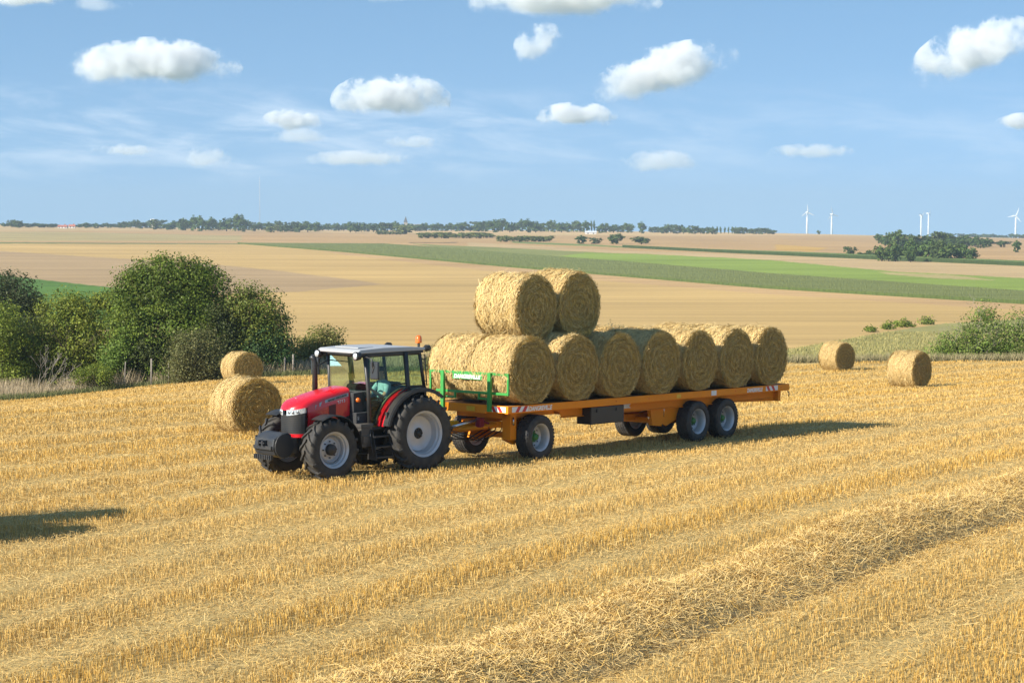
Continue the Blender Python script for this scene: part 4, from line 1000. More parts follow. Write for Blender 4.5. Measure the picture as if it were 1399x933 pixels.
def branches(mb, p, d, ln, r, depth, rnd, spread=.6, minr=.006):
    pts = [Vector(p)]; dd = Vector(d).normalized(); rs = [r]
    for i in range(4):
        dd = (dd + Vector((rnd.gauss(0, .14), rnd.gauss(0, .14), rnd.gauss(0, .10) + .04))).normalized()
        pts.append(pts[-1] + dd * ln / 4); rs.append(max(r * (1 - .16 * (i + 1)), minr))
    mb.tube(pts, rs, 5 if depth < 2 else 6, cap=False)
    if depth > 0:
        for i in range(rnd.choice((2, 3, 3))):
            k = rnd.choice((2, 3, 4)); nd = (dd + Vector((rnd.gauss(0, spread), rnd.gauss(0, spread), rnd.gauss(.1, spread * .7)))).normalized()
            branches(mb, pts[k], nd, ln * rnd.uniform(.55, .8), rs[k] * .68, depth - 1, rnd, spread, minr)
def plant(name, label, cat, Y, lobes_px, n, size, cols, seed, base_px=None, trunk=.12, group=None, fill=.45, clump=.30, twigs=0, depth_k=.9, sub='trunk'):
    k = Y / FPX; rr = np.random.default_rng(seed + 100); lob = []
    for l in lobes_px:
        px, py, rx, ry = l[:4]; dy = l[4] if len(l) > 4 else rr.uniform(-.5, .5)
        lob.append((at(px, Y), Y + dy, -(py - HOR) * k, rx * k, max(rx, ry) * k * depth_k * .8, ry * k))
    for (x, y, z, rx, ry, rz) in list(lob):
        g = T(x, y); gap = z - rz - g
        if rx > .35 and -.2 < gap < 2.6: lob.append((x + rr.uniform(-.3, .3), y + rr.uniform(.2, .8), g + gap * .4 + .35, rx * .92, ry * .9, max(.5, gap * .55 + .4)))
    bx = base_px if base_px is not None else lobes_px[0][0]
    o = np.array([at(bx, Y), Y, T(at(bx, Y), Y)])
    Q, C = leaves(lob, int(n * 1.7), size * 1.12, cols, seed, fill, clump)
    g = terrain(Q[:, :, 0].mean(1), Q[:, :, 1].mean(1)); keep = Q[:, :, 2].min(1) > g + .02; Q, C = Q[keep], C[keep]
    root = empty(name, o); tag(root, label, cat, group)
    cr = polys_mesh('foliage', Q - o, C, M['leaf'], root)
    rnd = random.Random(seed); m = MB(); L0 = np.array(lob) - np.array([*o, 0, 0, 0])
    m.tube([(0, 0, -.15), (rnd.uniform(-.1, .1), 0, max(L0[0][2] * .35, .2)), (L0[0][0] * .3, 0, max(L0[0][2] * .7, .4))], [trunk, trunk * .8, trunk * .6], 8)
    for l in L0:
        d = Vector((l[0], l[1], l[2])); ln = d.length
        branches(m, (l[0] * .1, 0, max(.15, l[2] * .2)), d, ln * .5, trunk * .5, 2, rnd, .35)
    m.build(sub, M['bark'], root)
    if twigs:
        for i in range(twigs):
            m = MB(); l = lob[i % len(lob)]; p = Vector((l[0] - o[0], l[1] - o[1] - .3, max(.3, l[2] - o[2] - l[5] * .3)))
            branches(m, p, (rnd.gauss(-.1, .6), rnd.gauss(-.4, .3), rnd.uniform(.4, 1.1)), rnd.uniform(.7, 1.2), .022, 3, rnd, .6, .004); m.build('bare_branch', M['deadwood'], root)
        
    return root
DK = [(.036, .072, .009), (.110, .142, .022)]; MID = [(.055, .100, .012), (.150, .178, .028)]
OLV = [(.060, .075, .026), (.120, .120, .050)]; BRT = [(.060, .115, .018), (.12, .17, .035)]; BLU = [(.028, .070, .024), (.060, .105, .035)]; YEL = [(.075, .098, .022), (.15, .15, .045)]
HG = 'trees and shrubs of the hedge at left'
plant('hedge_tree', 'tallest broad round dark green tree in the hedge', 'tree', 111, [(232, 402, 62, 48), (192, 400, 36, 36, -.6), (274, 404, 38, 42, .3), (240, 452, 70, 48, -1.0), (182, 448, 32, 44, -.8), (292, 452, 32, 44), (215, 378, 40, 26), (262, 375, 32, 22)], 40000, .115, DK, 11, 236, .20, HG)
plant('hedge_tree', 'second tallest tree of the hedge with a ragged top right of the tallest', 'tree', 111, [(345, 424, 38, 32), (371, 442, 20, 32), (322, 444, 28, 38), (350, 468, 42, 38), (385, 465, 10, 20), (335, 405, 16, 16)], 20000, .115, [(.048, .082, .012), (.135, .15, .03)], 12, 345, .15, HG)
plant('hedge_shrub', 'dark bluish green bushy shrub directly behind the distant half hidden bale', 'shrub', 110.5, [(356, 476, 32, 30), (338, 492, 26, 22), (384, 492, 12, 22), (330, 470, 18, 22), (378, 470, 14, 20)], 13000, .10, BLU, 13, 356, .08, HG)
plant('hedge_shrub', 'yellowish green open shrub behind the tractor exhaust', 'shrub', 117, [(432, 468, 28, 20), (414, 478, 20, 16), (452, 462, 14, 14), (440, 484, 24, 14)], 8500, .105, YEL, 14, 432, .07, HG)
plant('hedge_tree', 'very dark tree at the left edge behind the lighter bushes', 'tree', 120, [(5, 404, 44, 30), (38, 424, 22, 18), (10, 440, 60, 34)], 22000, .12, [(.030, .046, .018), (.060, .072, .032)], 15, 0, .18, HG)
plant('hedge_shrub', 'light green bush at the left edge in front of the dark tree', 'shrub', 111, [(4, 452, 34, 38), (24, 478, 22, 28)], 13000, .095, MID, 16, 2, .09, HG)
plant('hedge_shrub', 'wide mid green bush mass behind the bleached dead branches', 'shrub', 112, [(82, 440, 40, 34), (112, 436, 34, 34), (62, 470, 38, 28), (128, 462, 36, 38), (150, 420, 20, 24), (92, 416, 24, 16), (100, 480, 50, 24), (135, 410, 16, 14)], 26000, .105, [(.058, .098, .013), (.16, .18, .028)], 17, 100, .12, HG)
plant('hedge_shrub', 'small bright green bush at the foot of the tallest tree', 'shrub', 108.5, [(158, 482, 20, 20), (168, 470, 18, 18), (150, 494, 14, 12)], 6000, .095, BRT, 18, 160, .06, HG)
plant('hedge_shrub', 'greyish olive shrub reaching into the stubble left of the bales', 'shrub', 106.5, [(270, 482, 30, 34), (256, 500, 26, 18), (288, 500, 18, 20), (250, 478, 16, 22)], 10000, .085, OLV, 19, 268, .07, HG)
plant('hedge_shrub', 'low green shrub standing alone in the dry grass strip', 'shrub', 106.5, [(126, 508, 20, 10), (142, 512, 12, 8), (112, 512, 12, 9)], 3200, .075, MID, 20, 128, .03, HG, clump=.16)
plant('hedge_shrub', 'dark shrub filling the gap between the two tallest hedge trees', 'shrub', 110, [(308, 470, 26, 44), (300, 440, 18, 26), (205, 480, 40, 30), (240, 490, 40, 24)], 14000, .11, [(.032, .048, .014), (.06, .075, .024)], 23, 300, .1, HG)
plant('field_edge_bush', 'thin bush with bare twigs peeping over the trailer load', 'shrub', 126, [(838, 458, 14, 16), (830, 466, 16, 12)], 1800, .09, OLV, 21, 838, .04, fill=.3, twigs=2)
plant('field_edge_bush', 'small weedy bush behind the amber beacon of the cab', 'shrub', 116, [(592, 492, 14, 18), (584, 498, 12, 12)], 2000, .09, OLV, 22, 592, .04)
plant('field_edge_bush', 'large green bush with bare grey branches at the right edge of the field', 'shrub', 131, [(1350, 458, 34, 22), (1302, 470, 20, 16), (1388, 456, 26, 28), (1345, 478, 52, 14), (1332, 440, 18, 14), (1345, 426, 14, 8), (1430, 460, 36, 30), (1290, 478, 14, 10)], 10500, .115, [(.06, .11, .018), (.14, .18, .04)], 25, 1345, .09, fill=.35, clump=.40, twigs=14)
for i, (px, Y, r, lab) in enumerate(((1233, 236, 10, 'largest of the small bushes along the top of the grassy bank'), (1267, 250, 6, 'small dark bush on the bank top nearest the right hand bush'), (1212, 226, 5, 'tiny bush on the bank top left of its larger neighbour'), (1190, 214, 4, 'lowest tiny bush at the left end of the grassy bank'))):
    row = HOR - FPX * T(at(px, Y), Y) / Y
    plant('bank_bush', lab, 'bush', Y, [(px, row - r * .5, r, r * .7), (px + r * .9, row - r * .3, r * .8, r * .5)], 500, .2, MID, 40 + i, px, .05, 'small bushes along the grassy bank', clump=.3)

def dead_shrub():
    Y = 108; X = at(52, Y); z = T(X, Y); root = empty('dead_shrub', (X, Y, z)); tag(root, 'bleached leafless shrub with grey branches in front of the bush mass', 'dead shrub')
    rnd = random.Random(4); m = MB()
    for d in ((.25, -.1, 1), (.8, -.2, .9), (1.1, -.1, .75), (.0, 0, 1.1), (.5, -.3, .8)): branches(m, (0, 0, 0), d, rnd.uniform(1.2, 1.7), .035, 3, rnd, .42, .007)
    m.build('stems', M['deadwood'], root)
dead_shrub()

def tuft_grass():
    def blades(n, X, Y, h, cols, wd):
        a = rng.uniform(0, 6.28, n); lean = np.stack([rng.normal(0, .28, n) + .1, rng.normal(0, .28, n), np.ones(n)], -1)
        N = np.stack([np.cos(a), np.sin(a), np.zeros(n)], -1); D = unit(lean)
        P = np.stack([X, Y, terrain(X, Y)], -1) + D * (h / 2)[:, None]
        Q = strands(P, D, N, h, wd); Q[:, 2] = Q[:, 1] * .8 + Q[:, 2] * .2
        t = rng.random((n, 1)); C = (np.array(cols[0]) * (1 - t) + np.array(cols[1]) * t) * rng.uniform(.75, 1.2, (n, 1))
        return Q, C
    def along(n, i0, i1, off):
        seg = EDGE[i0:i1 + 1]; ln = np.linalg.norm(np.diff(seg, axis=0), axis=1); c = np.concatenate([[0], np.cumsum(ln)])
        t = rng.random(n) * c[-1]; X = np.interp(t, c, seg[:, 0]); Y = np.interp(t, c, seg[:, 1])
        k = np.clip(np.searchsorted(c, t) - 1, 0, len(ln) - 1); d = np.diff(seg, axis=0)[k]; d = unit(d)
        return X - d[:, 1] * off, Y + d[:, 0] * off
    n = 60000; e = rng.random(n) ** .8 * 6.0; X, Y = along(n, 0, 8, .5 + e)
    h = rng.uniform(.40, .92, n) * (.7 + .7 * noise2(X, Y, 61, 1.5)); dry = noise2(X, Y, 62, 2.0)
    A = blades(n, X, Y, h, ((.38, .30, .18), (.56, .46, .31)), rng.uniform(.02, .04, n))
    n = 36000; X, Y = along(n, 0, 8, rng.normal(.4, .35, n))
    B = blades(n, X, Y, rng.uniform(.12, .42, n), ((.09, .12, .04), (.26, .25, .11)), rng.uniform(.02, .04, n))
    n = 22000; X, Y = along(n, 8, 12, rng.exponential(1.0, n))
    Cc = blades(n, X, Y, rng.uniform(.15, .60, n), ((.20, .19, .08), (.46, .38, .22)), rng.uniform(.03, .05, n))
    n = 26000; px = rng.uniform(1040, 1500, n); Y = rng.uniform(128, 215, n); X = at(px, Y); row = HOR - FPX * terrain(X, Y) / Y
    k = inpoly(px, row, MEADOW); X, Y = X[k], Y[k]; n = len(X)
    Dd = blades(n, X, Y, rng.uniform(.08, .24, n), ((.26, .25, .085), (.42, .35, .15)), rng.uniform(.04, .08, n))
    o = polys_mesh('verge_grass', np.concatenate([A[0], B[0], Cc[0], Dd[0]]), np.concatenate([A[1], B[1], Cc[1], Dd[1]]), M['grass'])
    tag(o, 'tall dry grass growing along the edge of the stubble field', 'grass', kind='stuff')
tuft_grass()
for i, (px, y0, y1, th, lab) in enumerate(((205.5, 490, 511, .055, 'pale wooden fence post standing below the tallest hedge tree'), (169, 494, 511, .03, 'thin stake left of the pale fence post below the tall tree'), (229, 494, 511, .03, 'thin stake right of the pale fence post below the tall tree'), (399.7, 484, 508, .06, 'grey fence post beside the shrub behind the tractor exhaust'), (388, 488, 508, .05, 'darker fence post partly hidden by the bluish shrub'))):
    Y = 107 if px < 300 else 109.5; k = Y / FPX; X = at(px, Y); zt_ = -(y0 - HOR) * k; zb = T(X, Y) - .1
    m = MB(); m.tube([(0, 0, 0), (.01, 0, (zt_ - zb) * .5), (random.uniform(-.04, .06), 0, zt_ - zb)], [th, th * .95, th * .9], 8)
    o = m.build('fence_post', M['post']); o.location = (X, Y, zb); tag(o, lab, 'fence post', 'fence posts in the hedge line')

# ------------------------------------------------------------------ far trees: shared meshes, each tree an object
def far_tree_mesh(seed, n=1500, tall=1.0, cols=DK):
    r = np.random.default_rng(seed); lob = []
    for i in range(7):
        lob.append((r.uniform(-.26, .26), r.uniform(-.26, .26), r.uniform(.36, .70) * tall, r.uniform(.18, .30), r.uniform(.18, .30), r.uniform(.16, .28) * tall))
    lob.append((0, 0, .52 * tall, .36, .36, .36 * tall)); lob.append((0, 0, .25 * tall, .30, .30, .2 * tall))
    Q, C = leaves(lob, n, .10, cols, seed, .35, .06)
    Q[:, :, 2] = np.maximum(Q[:, :, 2], .0)
    a = np.linspace(0, 2 * math.pi, 7)[:-1]; V = []
    for i in range(6):
        p, q = a[i], a[(i + 1) % 6]
        V.append([(.035 * math.cos(p), .035 * math.sin(p), -.05), (.035 * math.cos(q), .035 * math.sin(q), -.05), (.02 * math.cos(q), .02 * math.sin(q), .5 * tall), (.02 * math.cos(p), .02 * math.sin(p), .5 * tall)])
    o = polys_mesh('far_tree', np.concatenate([Q, np.array(V)]), np.concatenate([C, np.tile([.06, .05, .035], (6, 1))]), M['farleaf'])
    me = o.data; bpy.data.objects.remove(o); return me
FT = [far_tree_mesh(s, cols=c) for s, c in ((71, [(.026, .058, .016), (.06, .09, .026)]), (72, [(.024, .052, .016), (.055, .08, .026)]), (73, [(.03, .062, .018), (.065, .095, .03)]), (74, [(.034, .066, .02), (.075, .105, .032)]), (75, [(.03, .055, .02), (.065, .085, .03)]))]
FL = [far_tree_mesh(s, cols=[(.06, .085, .025), (.12, .135, .045)]) for s in (81, 82)]
def far_tree(px, top, base, wpx, Y, lab, cat, group, light=False, name='far_tree', narrow=False):
    X = at(px, Y); z = T(X, Y); k = Y / FPX; zb = min(z, -(base - HOR) * k) if False else z
    hgt = max((-(top - HOR) * k) - zb, 1.5); wd = wpx * k / .78
    o = bpy.data.objects.new(name, random.choice(FL if light else FT)); COL.objects.link(o)
    o.location = (X, Y, zb - .02 * hgt); o.scale = (wd, wd, hgt / .90); o.rotation_euler = (0, 0, random.uniform(0, 6.28))
    return tag(o, lab, cat, group)
def row_trees(x0, x1, top0, top1, Y, lab, group, wmin=8, wmax=16, step=.62, light=False, cat='tree', name='far_tree', dy=120):
    x = x0
    while x < x1:
        wpx = random.uniform(wmin, wmax); x += wpx * step * .5
        tp = random.uniform(min(top0, top1), max(top0, top1)); 
        far_tree(x, tp, 0, wpx, Y + random.uniform(-dy, dy), lab, cat, group, light, name); x += wpx * step * .5
HZG = 'trees in the row along the horizon'
row_trees(14, 30, 300.5, 303, 1900, 'dark clump tree standing highest at the far left of the horizon', HZG, 7, 10)
row_trees(4, 78, 304, 306.5, 1950, 'low horizon tree left of the red roofed farm', HZG, 8, 14)
row_trees(106, 135, 302.5, 306, 2000, 'horizon tree just right of the red roofed farm', HZG, 9, 14)
row_trees(135, 170, 305, 307, 2100, 'low horizon tree in the dip left of the water tower', HZG, 8, 12)
row_trees(165, 255, 299, 305, 1950, 'mid height horizon tree around the white water tower', HZG, 10, 17)
row_trees(248, 335, 294.5, 301, 1800, 'one of the tallest horizon trees between water tower and radio mast', HZG, 12, 20)
row_trees(335, 432, 300, 307, 1900, 'horizon tree around the foot of the thin radio mast', HZG, 11, 18)
row_trees(366, 392, 307, 309, 1850, 'light round bush on the ridge just right of the radio mast', HZG, 12, 16, light=True)
row_trees(430, 478, 305, 308, 2100, 'low horizon tree between radio mast and church spire', HZG, 10, 14)
row_trees(475, 552, 301, 305, 1900, 'dense horizon tree left of the church spire', HZG, 11, 18)
row_trees(556, 660, 303, 308, 2000, 'horizon tree right of the church spire', HZG, 11, 18)
row_trees(650, 730, 298, 304, 1950, 'rounded horizon tree standing above the stacked top bales', HZG, 12, 20)
row_trees(725, 800, 302, 307, 1950, 'horizon tree left of the white barn', HZG, 12, 18)
row_trees(815, 862, 304, 309, 1950, 'horizon tree right of the white barn', HZG, 12, 18)
far_tree(877, 303.5, 0, 13, 1900, 'single round horizon tree standing taller right of the barn', 'tree', HZG)
row_trees(888, 972, 307, 311, 2000, 'low even tree of the belt left of the poplars', HZG, 10, 15)
row_trees(1000, 1058, 311, 313, 2050, 'low tree of the belt right of the poplars', HZG, 9, 13)
for i in range(9): far_tree(974 + i * 5.2, 310 + random.uniform(-.4, .5), 0, 2.6, 2000, 'slim poplar in the gappy line along the horizon', 'poplar', 'poplars along the horizon', name='poplar')
for px in (808, 812): far_tree(px, 302.5, 0, 2.6, 1920, 'pointed conifer beside the white barn', 'conifer', 'conifers beside the barn', name='conifer')
far_tree(1118, 315, 0, 4.5, 2200, 'lone tiny round tree between the two leftmost wind turbines', 'tree', None)
SH = 'shrubs on the far slope'
far_tree(553, 307.5, 0, 30, 1650, 'big pale round shrub on the slope below the church spire', 'shrub', SH, True, 'far_shrub')
row_trees(515, 545, 315, 317, 1600, 'tiny shrub left of the big pale round shrub', SH, 6, 9, light=True, cat='shrub', name='far_shrub', dy=10)
row_trees(572, 672, 316.5, 320, 1330, 'low hedge shrub between the pale round shrub and the top bales', SH, 12, 18, light=True, cat='shrub', name='far_shrub', dy=20)
row_trees(680, 752, 321, 323.5, 1190, 'low hedge shrub right above the top bales', SH, 11, 17, light=True, cat='shrub', name='far_shrub', dy=15)
for px, tp, wd, lab in ((795, 322, 17, 'leftmost of four separate slope shrubs'), (813, 325, 15, 'smallest second of four separate slope shrubs'), (842, 320.5, 22, 'tallest third of four separate slope shrubs'), (876, 323, 24, 'rightmost wide of four separate slope shrubs')):
    far_tree(px, tp, 0, wd, 1120, lab, 'shrub', SH, name='far_shrub')
WG = 'trees of the wood on the right slope'
row_trees(1196, 1222, 319, 323, 1150, 'low tree at the left end of the wood behind', WG, 12, 16)
row_trees(1218, 1296, 315.5, 321, 1050, 'tall rear tree in the middle of the right hand wood', WG, 18, 28, step=.52, dy=60)
row_trees(1290, 1350, 322, 327, 1150, 'rear tree at the right end of the wood', WG, 14, 20, step=.45, dy=60)
row_trees(1345, 1372, 329, 332, 1300, 'low tree linking the wood to the lone trees at right', WG, 10, 14, dy=30)
row_trees(1200, 1245, 330, 338, 745, 'front tree at the left end of the right hand wood', WG, 16, 22, step=.52, dy=25)
row_trees(1240, 1280, 325, 331, 750, 'tallest front tree in the centre of the wood', WG, 18, 26, step=.52, dy=25)
row_trees(1276, 1318, 333, 338, 735, 'front tree at the right end of the wood', WG, 17, 24, step=.52, dy=20)
far_tree(1160, 337, 0, 15, 830, 'dark round tree alone left of the wood', 'tree', None)
far_tree(1186, 340, 0, 7, 830, 'small upright shrub between the round tree and the wood', 'shrub', None, name='far_shrub')
row_trees(1172, 1205, 344, 346, 820, 'low scrub at the left foot of the wood', SH, 7, 10, cat='shrub', name='far_shrub', dy=8)
far_tree(1324, 350.5, 0, 12, 720, 'little bush right of the wood at its foot', 'bush', None, name='far_shrub')
far_tree(1368, 327, 0, 11, 1150, 'oval tree standing alone on the right ridge', 'tree', None)
far_tree(1389, 329, 0, 12, 950, 'broad conical tree standing alone near the right edge', 'tree', None)
FG = 'trees of the farthest wood at right'
row_trees(1272, 1300, 317, 320, 2700, 'small hazy wood tree left on the far right skyline', FG, 9, 14)
row_trees(1308, 1345, 318, 321, 2800, 'hazy wood tree in the middle of the far right skyline', FG, 9, 14)
row_trees(1340, 1480, 319, 323, 2700, 'hazy wood tree behind the rightmost wind turbine', FG, 9, 15)

# ------------------------------------------------------------------ wind turbines, mast, buildings on the horizon
def turbine(px, hub_row, Y, blade, yaw, a0, lab):
    k = Y / FPX; X = at(px, Y); hz = -(hub_row - HOR) * k; zb = T(X, Y) - 1
    root = empty('wind_turbine', (X, Y, zb)); tag(root, lab, 'wind turbine', 'wind turbines on the horizon'); H = hz - zb
    m = MB(); m.tube([(0, 0, 0), (0, 0, H * .5), (0, 0, H - 1)], [3.6, 2.9, 2.0], 14); m.build('tower', M['turbine'], root)
    ya = R_(yaw); f = Vector((math.sin(ya), -math.cos(ya), 0)); sd_ = Vector((math.cos(ya), math.sin(ya), 0)); up = Vector((0, 0, 1)); c = Vector((0, 0, H))
    m = MB(); m.tube([c - f * 8, c - f * 3, c + f * 3.2], [1.6, 2.4, 2.0], 10); m.build('nacelle', M['turbine'], root)
    h = c + f * 4.6; m = MB(); m.tube([h - f * 1.6, h, h + f * 1.4], [1.9, 1.8, .5], 10); hb = m.build('hub', M['turbine'], root)
    for i in range(3):
        a = R_(a0 + 120 * i); d = sd_ * math.sin(a) + up * math.cos(a); t = sd_ * math.cos(a) - up * math.sin(a)
        m = MB(); vs = []; st = ((.5, 1.2, .9), (5, 2.2, .7), (blade * .3, 1.9, .5), (blade * .7, 1.2, .3), (blade, .35, .15))
        for r_, wq, tq in st:
            for (u, v) in ((-.4, 0), (0, .5), (.9, 0), (0, -.5)): vs.append(h + d * r_ + t * (u * wq * 1.5) + f * (v * tq * 2))
        fs = [(q * 4 + e, q * 4 + (e + 1) % 4, q * 4 + 4 + (e + 1) % 4, q * 4 + 4 + e) for q in range(4) for e in range(4)] + [(3, 2, 1, 0), (16, 17, 18, 19)]
        m.add(vs, fs); m.build('blade', M['turbine'], root)
turbine(1102, 290, 5600, 22, 10, -4, 'leftmost wind turbine on the bare golden ridge')
turbine(1135.5, 293, 5900, 24, 25, -15, 'second wind turbine from the left on the bare ridge')
turbine(1257.5, 294.5, 6400, 20, 40, 45, 'left turbine of the close pair above the wood')
turbine(1267.5, 292, 6400, 17, 60, 15, 'right turbine of the close pair above the wood')
turbine(1386.5, 295, 5800, 24, -10, 20, 'rightmost wind turbine near the right edge of the picture')
def mast():
    Y = 2600; X = at(355.5, Y); zb = T(X, Y); H = (316 - 247) * Y / FPX - zb; root = empty('radio_mast', (X, Y, zb)); tag(root, 'very thin tall pale radio mast rising over the horizon trees', 'mast')
    m = MB()
    for i in range(3):
        a = i * 2.094; m.tube([(.55 * math.cos(a), .55 * math.sin(a), 0), (.45 * math.cos(a), .45 * math.sin(a), H)], .10, 4)
    n = int(H / 1.6)
    for k in range(n):
        a, b = (k % 3) * 2.094, ((k + 1) % 3) * 2.094; m.tube([(.5 * math.cos(a), .5 * math.sin(a), k * 1.6), (.5 * math.cos(b), .5 * math.sin(b), k * 1.6 + 1.6)], .07, 3, cap=False)
    m.build('lattice', M['roofgrey'], root); m = MB(); m.tube([(0, 0, H), (0, 0, H + 5)], .12, 5); m.build('antenna', M['turbine'], root)
mast()
def house(px, wpx, hpx, Y, lab, wall='wallwhite', roof='rooftile', nw=3, roofk=.45, name='house', cat='house', base=None):
    k = Y / FPX; X = at(px, Y); z = T(X, Y); W = wpx * k; Ht = hpx * k; D = W * .6; hw = Ht * (1 - roofk)
    root = empty(name, (X, Y, z - .3)); tag(root, lab, cat)
    m = MB(); m.box((-W / 2, 0, 0), (W / 2, D, hw)); m.prism([(0, hw), (D, hw), (D / 2, Ht * .97)], 'x', -W / 2, W / 2); m.build('wall', M[wall], root)
    m = MB(); ov = .4
    m.prism([(-ov, hw - .1), (D / 2, Ht), (D + ov, hw - .1), (D + ov, hw + .15), (D / 2, Ht + .25), (-ov, hw + .15)], 'x', -W / 2 - ov, W / 2 + ov); r = m.build('roof', M[roof], root)
    if name == 'house':
        c = MB(); c.box((W * .2, D * .42, Ht - 1), (W * .2 + .8, D * .42 + .8, Ht + 1.2)); c.build('chimney', M['rooftile'], r)
    for i in range(nw):
        x = -W / 2 + W * (i + .5) / nw; c = MB(); c.box((x - .6, -.06, hw * .35), (x + .6, .05, hw * .35 + 1.3)); c.build('window', M['slate'], root)
    return root
house(86, 12, 4.5, 1850, 'low white farmhouse with the longer red tiled roof on the left horizon')
house(99, 8, 5.0, 1880, 'small white house with a red roof at the right end of the farm', nw=2)
house(807, 15, 4.5, 1750, 'white barn with a pale grey roof among the horizon trees', roof='roofgrey', name='barn', cat='barn', nw=2)
def water_tower():
    Y = 2300; X = at(210, Y); z = T(X, Y); k = Y / FPX; H = -(300 - HOR) * k - z; root = empty('water_tower', (X, Y, z)); tag(root, 'white water tower poking above the horizon trees at left', 'water tower')
    m = MB(); m.tube([(0, 0, 0), (0, 0, H - 4)], [2.4, 2.4], 16); m.build('shaft', M['wallwhite'], root)
    m = MB(); m.lathe([(2.4, H - 5), (3.2, H - 3), (3.2, H), (1.0, H + .6), (0, H + .6)], axis='z', n=20); m.build('tank', M['wallwhite'], root)
water_tower()
def church():
    Y = 2350; X = at(554.5, Y); z = T(X, Y); k = Y / FPX; H = -(295.5 - HOR) * k - z; root = empty('church', (X, Y, z)); tag(root, 'church with a thin dark spire rising from the horizon trees', 'church')
    m = MB(); m.box((-2.2, -2.2, 0), (2.2, 2.2, H * .55)); m.build('tower', M['stone'], root)
    m = MB(); m.add([(-2.3, -2.3, H * .55), (2.3, -2.3, H * .55), (2.3, 2.3, H * .55), (-2.3, 2.3, H * .55), (0, 0, H)], [(0, 1, 4), (1, 2, 4), (2, 3, 4), (3, 0, 4), (3, 2, 1, 0)]); m.build('spire', M['slate'], root)
    m = MB(); m.box((2.2, -4, 0), (20, 4, H * .25)); m.prism([(-4.4, H * .25), (4.4, H * .25), (0, H * .42)], 'x', 2.2, 20); m.build('nave', M['stone'], root)
church()

# ------------------------------------------------------------------ cumulus clouds: closed bodies filled with scattering droplets
def cloudmat(name, k, thr):
    m, N, L = nt(name); N.remove(N['Principled BSDF']); pv = N.new('ShaderNodeVolumeScatter'); pv.inputs['Color'].default_value = (.965, .985, 1, 1); pv.inputs['Anisotropy'].default_value = 0.0
    tc = N.new('ShaderNodeTexCoord'); oi = N.new('ShaderNodeObjectInfo')
    sx = N.new('ShaderNodeSeparateXYZ'); L.new(tc.outputs['Object'], sx.inputs[0])
    def mth(op, a, b=None, c=None):
        n = N.new('ShaderNodeMath'); n.operation = op
        for i, v in enumerate((a, b, c)):
            if v is None: continue
            if isinstance(v, (int, float)): n.inputs[i].default_value = v
            else: L.new(v, n.inputs[i])
        return n.outputs[0]
    zl = mth('MULTIPLY', mth('MINIMUM', sx.outputs['Z'], 0.0), 1.9); zh = mth('MAXIMUM', sx.outputs['Z'], 0.0); z = mth('ADD', zl, zh)
    r2 = mth('ADD', mth('ADD', mth('MULTIPLY', sx.outputs['X'], sx.outputs['X']), mth('MULTIPLY', sx.outputs['Y'], sx.outputs['Y'])), mth('MULTIPLY', z, z))
    body = mth('SUBTRACT', 1.0, mth('SQRT', r2))
    ge = N.new('ShaderNodeNewGeometry'); sc_ = N.new('ShaderNodeVectorMath'); sc_.operation = 'SCALE'; sc_.inputs['Scale'].default_value = 1 / 230.0
    L.new(ge.outputs['Position'], sc_.inputs[0])
    no = N.new('ShaderNodeTexNoise'); no.inputs['Scale'].default_value = 1.0; no.inputs['Detail'].default_value = 10; no.inputs['Roughness'].default_value = .69
    L.new(sc_.outputs[0], no.inputs['Vector'])
    v = mth('ADD', body, mth('MULTIPLY', mth('SUBTRACT', no.outputs['Fac'], .5), 3.5))
    mr = N.new('ShaderNodeMapRange'); mr.interpolation_type = 'SMOOTHSTEP'; mr.inputs['From Min'].default_value = thr; L.new(mth('ADD', thr, mth('MAXIMUM', .14, mth('SUBTRACT', .46, mth('MULTIPLY', sx.outputs['Z'], .55)))), mr.inputs['From Max'])
    mr.inputs['To Min'].default_value = 0; mr.inputs['To Max'].default_value = k; L.new(v, mr.inputs['Value'])
    wi = N.new('ShaderNodeMapRange'); wi.interpolation_type = 'SMOOTHSTEP'; wi.inputs['From Min'].default_value = thr - .28; wi.inputs['From Max'].default_value = thr + .35; wi.inputs['To Max'].default_value = k * .07
    L.new(v, wi.inputs['Value']); L.new(mth('ADD', mr.outputs[0], wi.outputs[0]), pv.inputs['Density'])
    L.new(pv.outputs[0], N['Material Output'].inputs['Volume']); return m
CM = [cloudmat('thick cloud', .013, .20), cloudmat('thin cloud', .0035, .20)]
def cloud(px, py, wpx, hpx, Y, lab, thin=False, tilt=0.0):
    k = Y / FPX; m = MB(); prof = [(math.sin(a), -math.cos(a)) for a in np.linspace(0, math.pi, 13)]
    m.lathe([(max(r, 0), z) for r, z in prof], axis='z', n=24)
    o = m.build('cloud', CM[1 if thin else 0]); o.location = (at(px, Y), Y, -(py - HOR) * k)
    o.scale = (wpx * k * .5, wpx * k * .35, hpx * k * .5); o.rotation_euler = (0, -tilt, 0)
    return tag(o, lab, 'cloud', 'small fair weather clouds')
cloud(213, 95, 245, 84, 11500, 'broad white cloud at upper left, the widest of the small clouds')
cloud(535, 138, 168, 78, 13500, 'rounded white cloud in the middle above the tractor cab')
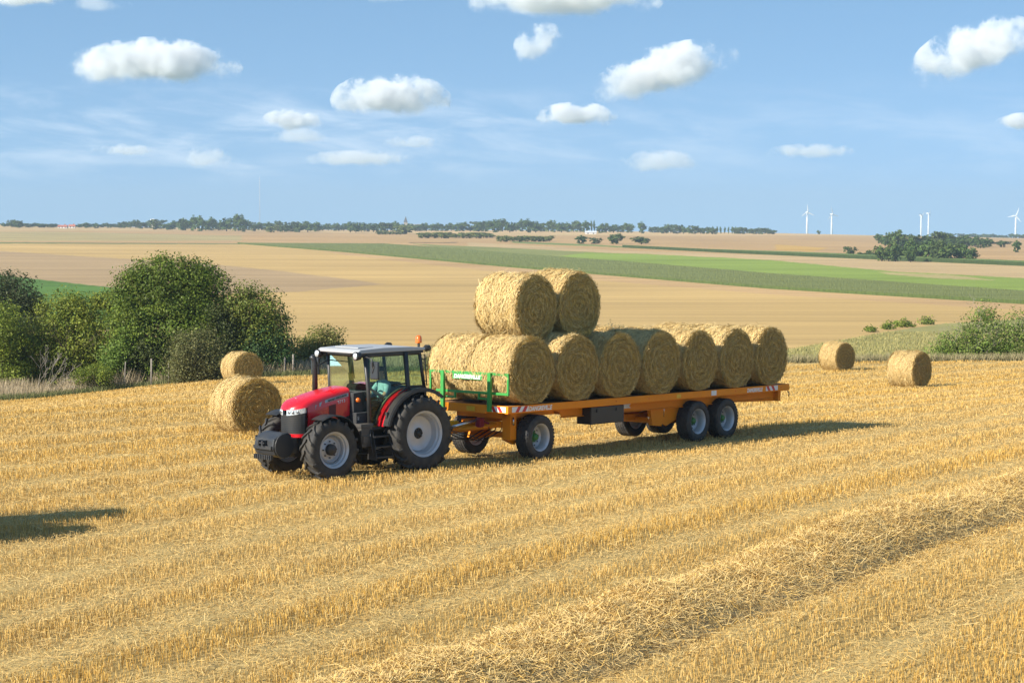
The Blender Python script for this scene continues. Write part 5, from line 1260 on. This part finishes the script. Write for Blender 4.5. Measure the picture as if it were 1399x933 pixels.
cloud(402, 169, 90, 44, 17000, 'small white cloud left below the rounded middle cloud')
cloud(738, 66, 76, 70, 11500, 'small tilted cloud high above the trailer load', tilt=.4)
cloud(908, 104, 215, 84, 12000, 'long slanted cloud right of the small tilted cloud', tilt=.25)
cloud(787, 162, 118, 44, 17000, 'flat small cloud below the small tilted cloud')
cloud(1328, 77, 192, 96, 11500, 'big ragged cloud at upper right above the wind turbines', tilt=.35)
cloud(768, 7, 280, 56, 10500, 'cloud cut by the top edge above the middle')

# ------------------------------------------------------------------ air: one box of even thin haze round everything but the clouds
hz_m, hz_N, hz_L = nt('haze air'); hz_N.remove(hz_N['Principled BSDF']); hz_v = hz_N.new('ShaderNodeVolumePrincipled')
hz_v.inputs['Color'].default_value = (0.45, 0.60, 0.76, 1); hz_v.inputs['Density'].default_value = 0.00014; hz_v.inputs['Anisotropy'].default_value = 0.0
hz_L.new(hz_v.outputs[0], hz_N['Material Output'].inputs['Volume'])
hz = MB(); hz.box((-14000, -300, -170), (14000, 9300, 175)); hz_o = hz.build('haze', hz_m); tag(hz_o, 'pale summer haze over the far fields', 'haze', kind='stuff')
cloud(1392, 172, 74, 34, 17000, 'small cloud at the right edge below the big ragged cloud')
cloud(30, 2, 130, 34, 10500, 'cloud cut by the top edge at the far left')
cloud(142, 12, 90, 30, 10800, 'thin cloud beside the one cut by the top left edge', True)
cloud(555, -2, 160, 24, 10500, 'thin streak of cloud along the top edge left of the middle', True)
cloud(410, 190, 80, 30, 18500, 'faint small cloud right under the small left cloud', True)
cloud(283, 222, 84, 42, 22000, 'faint low cloud below the widest cloud', True)
cloud(490, 220, 170, 30, 22000, 'faint flat cloud below the rounded middle cloud', True)
cloud(898, 226, 120, 44, 22000, 'faint greyish low cloud above the trailer tail', True)
cloud(1108, 210, 130, 28, 21000, 'faint flat cloud left above the close pair of turbines', True)
cloud(560, 198, 80, 26, 20000, 'faint tiny cloud right of the middle', True)
cloud(172, 208, 100, 22, 22000, 'faint grey streak of cloud at left', True)
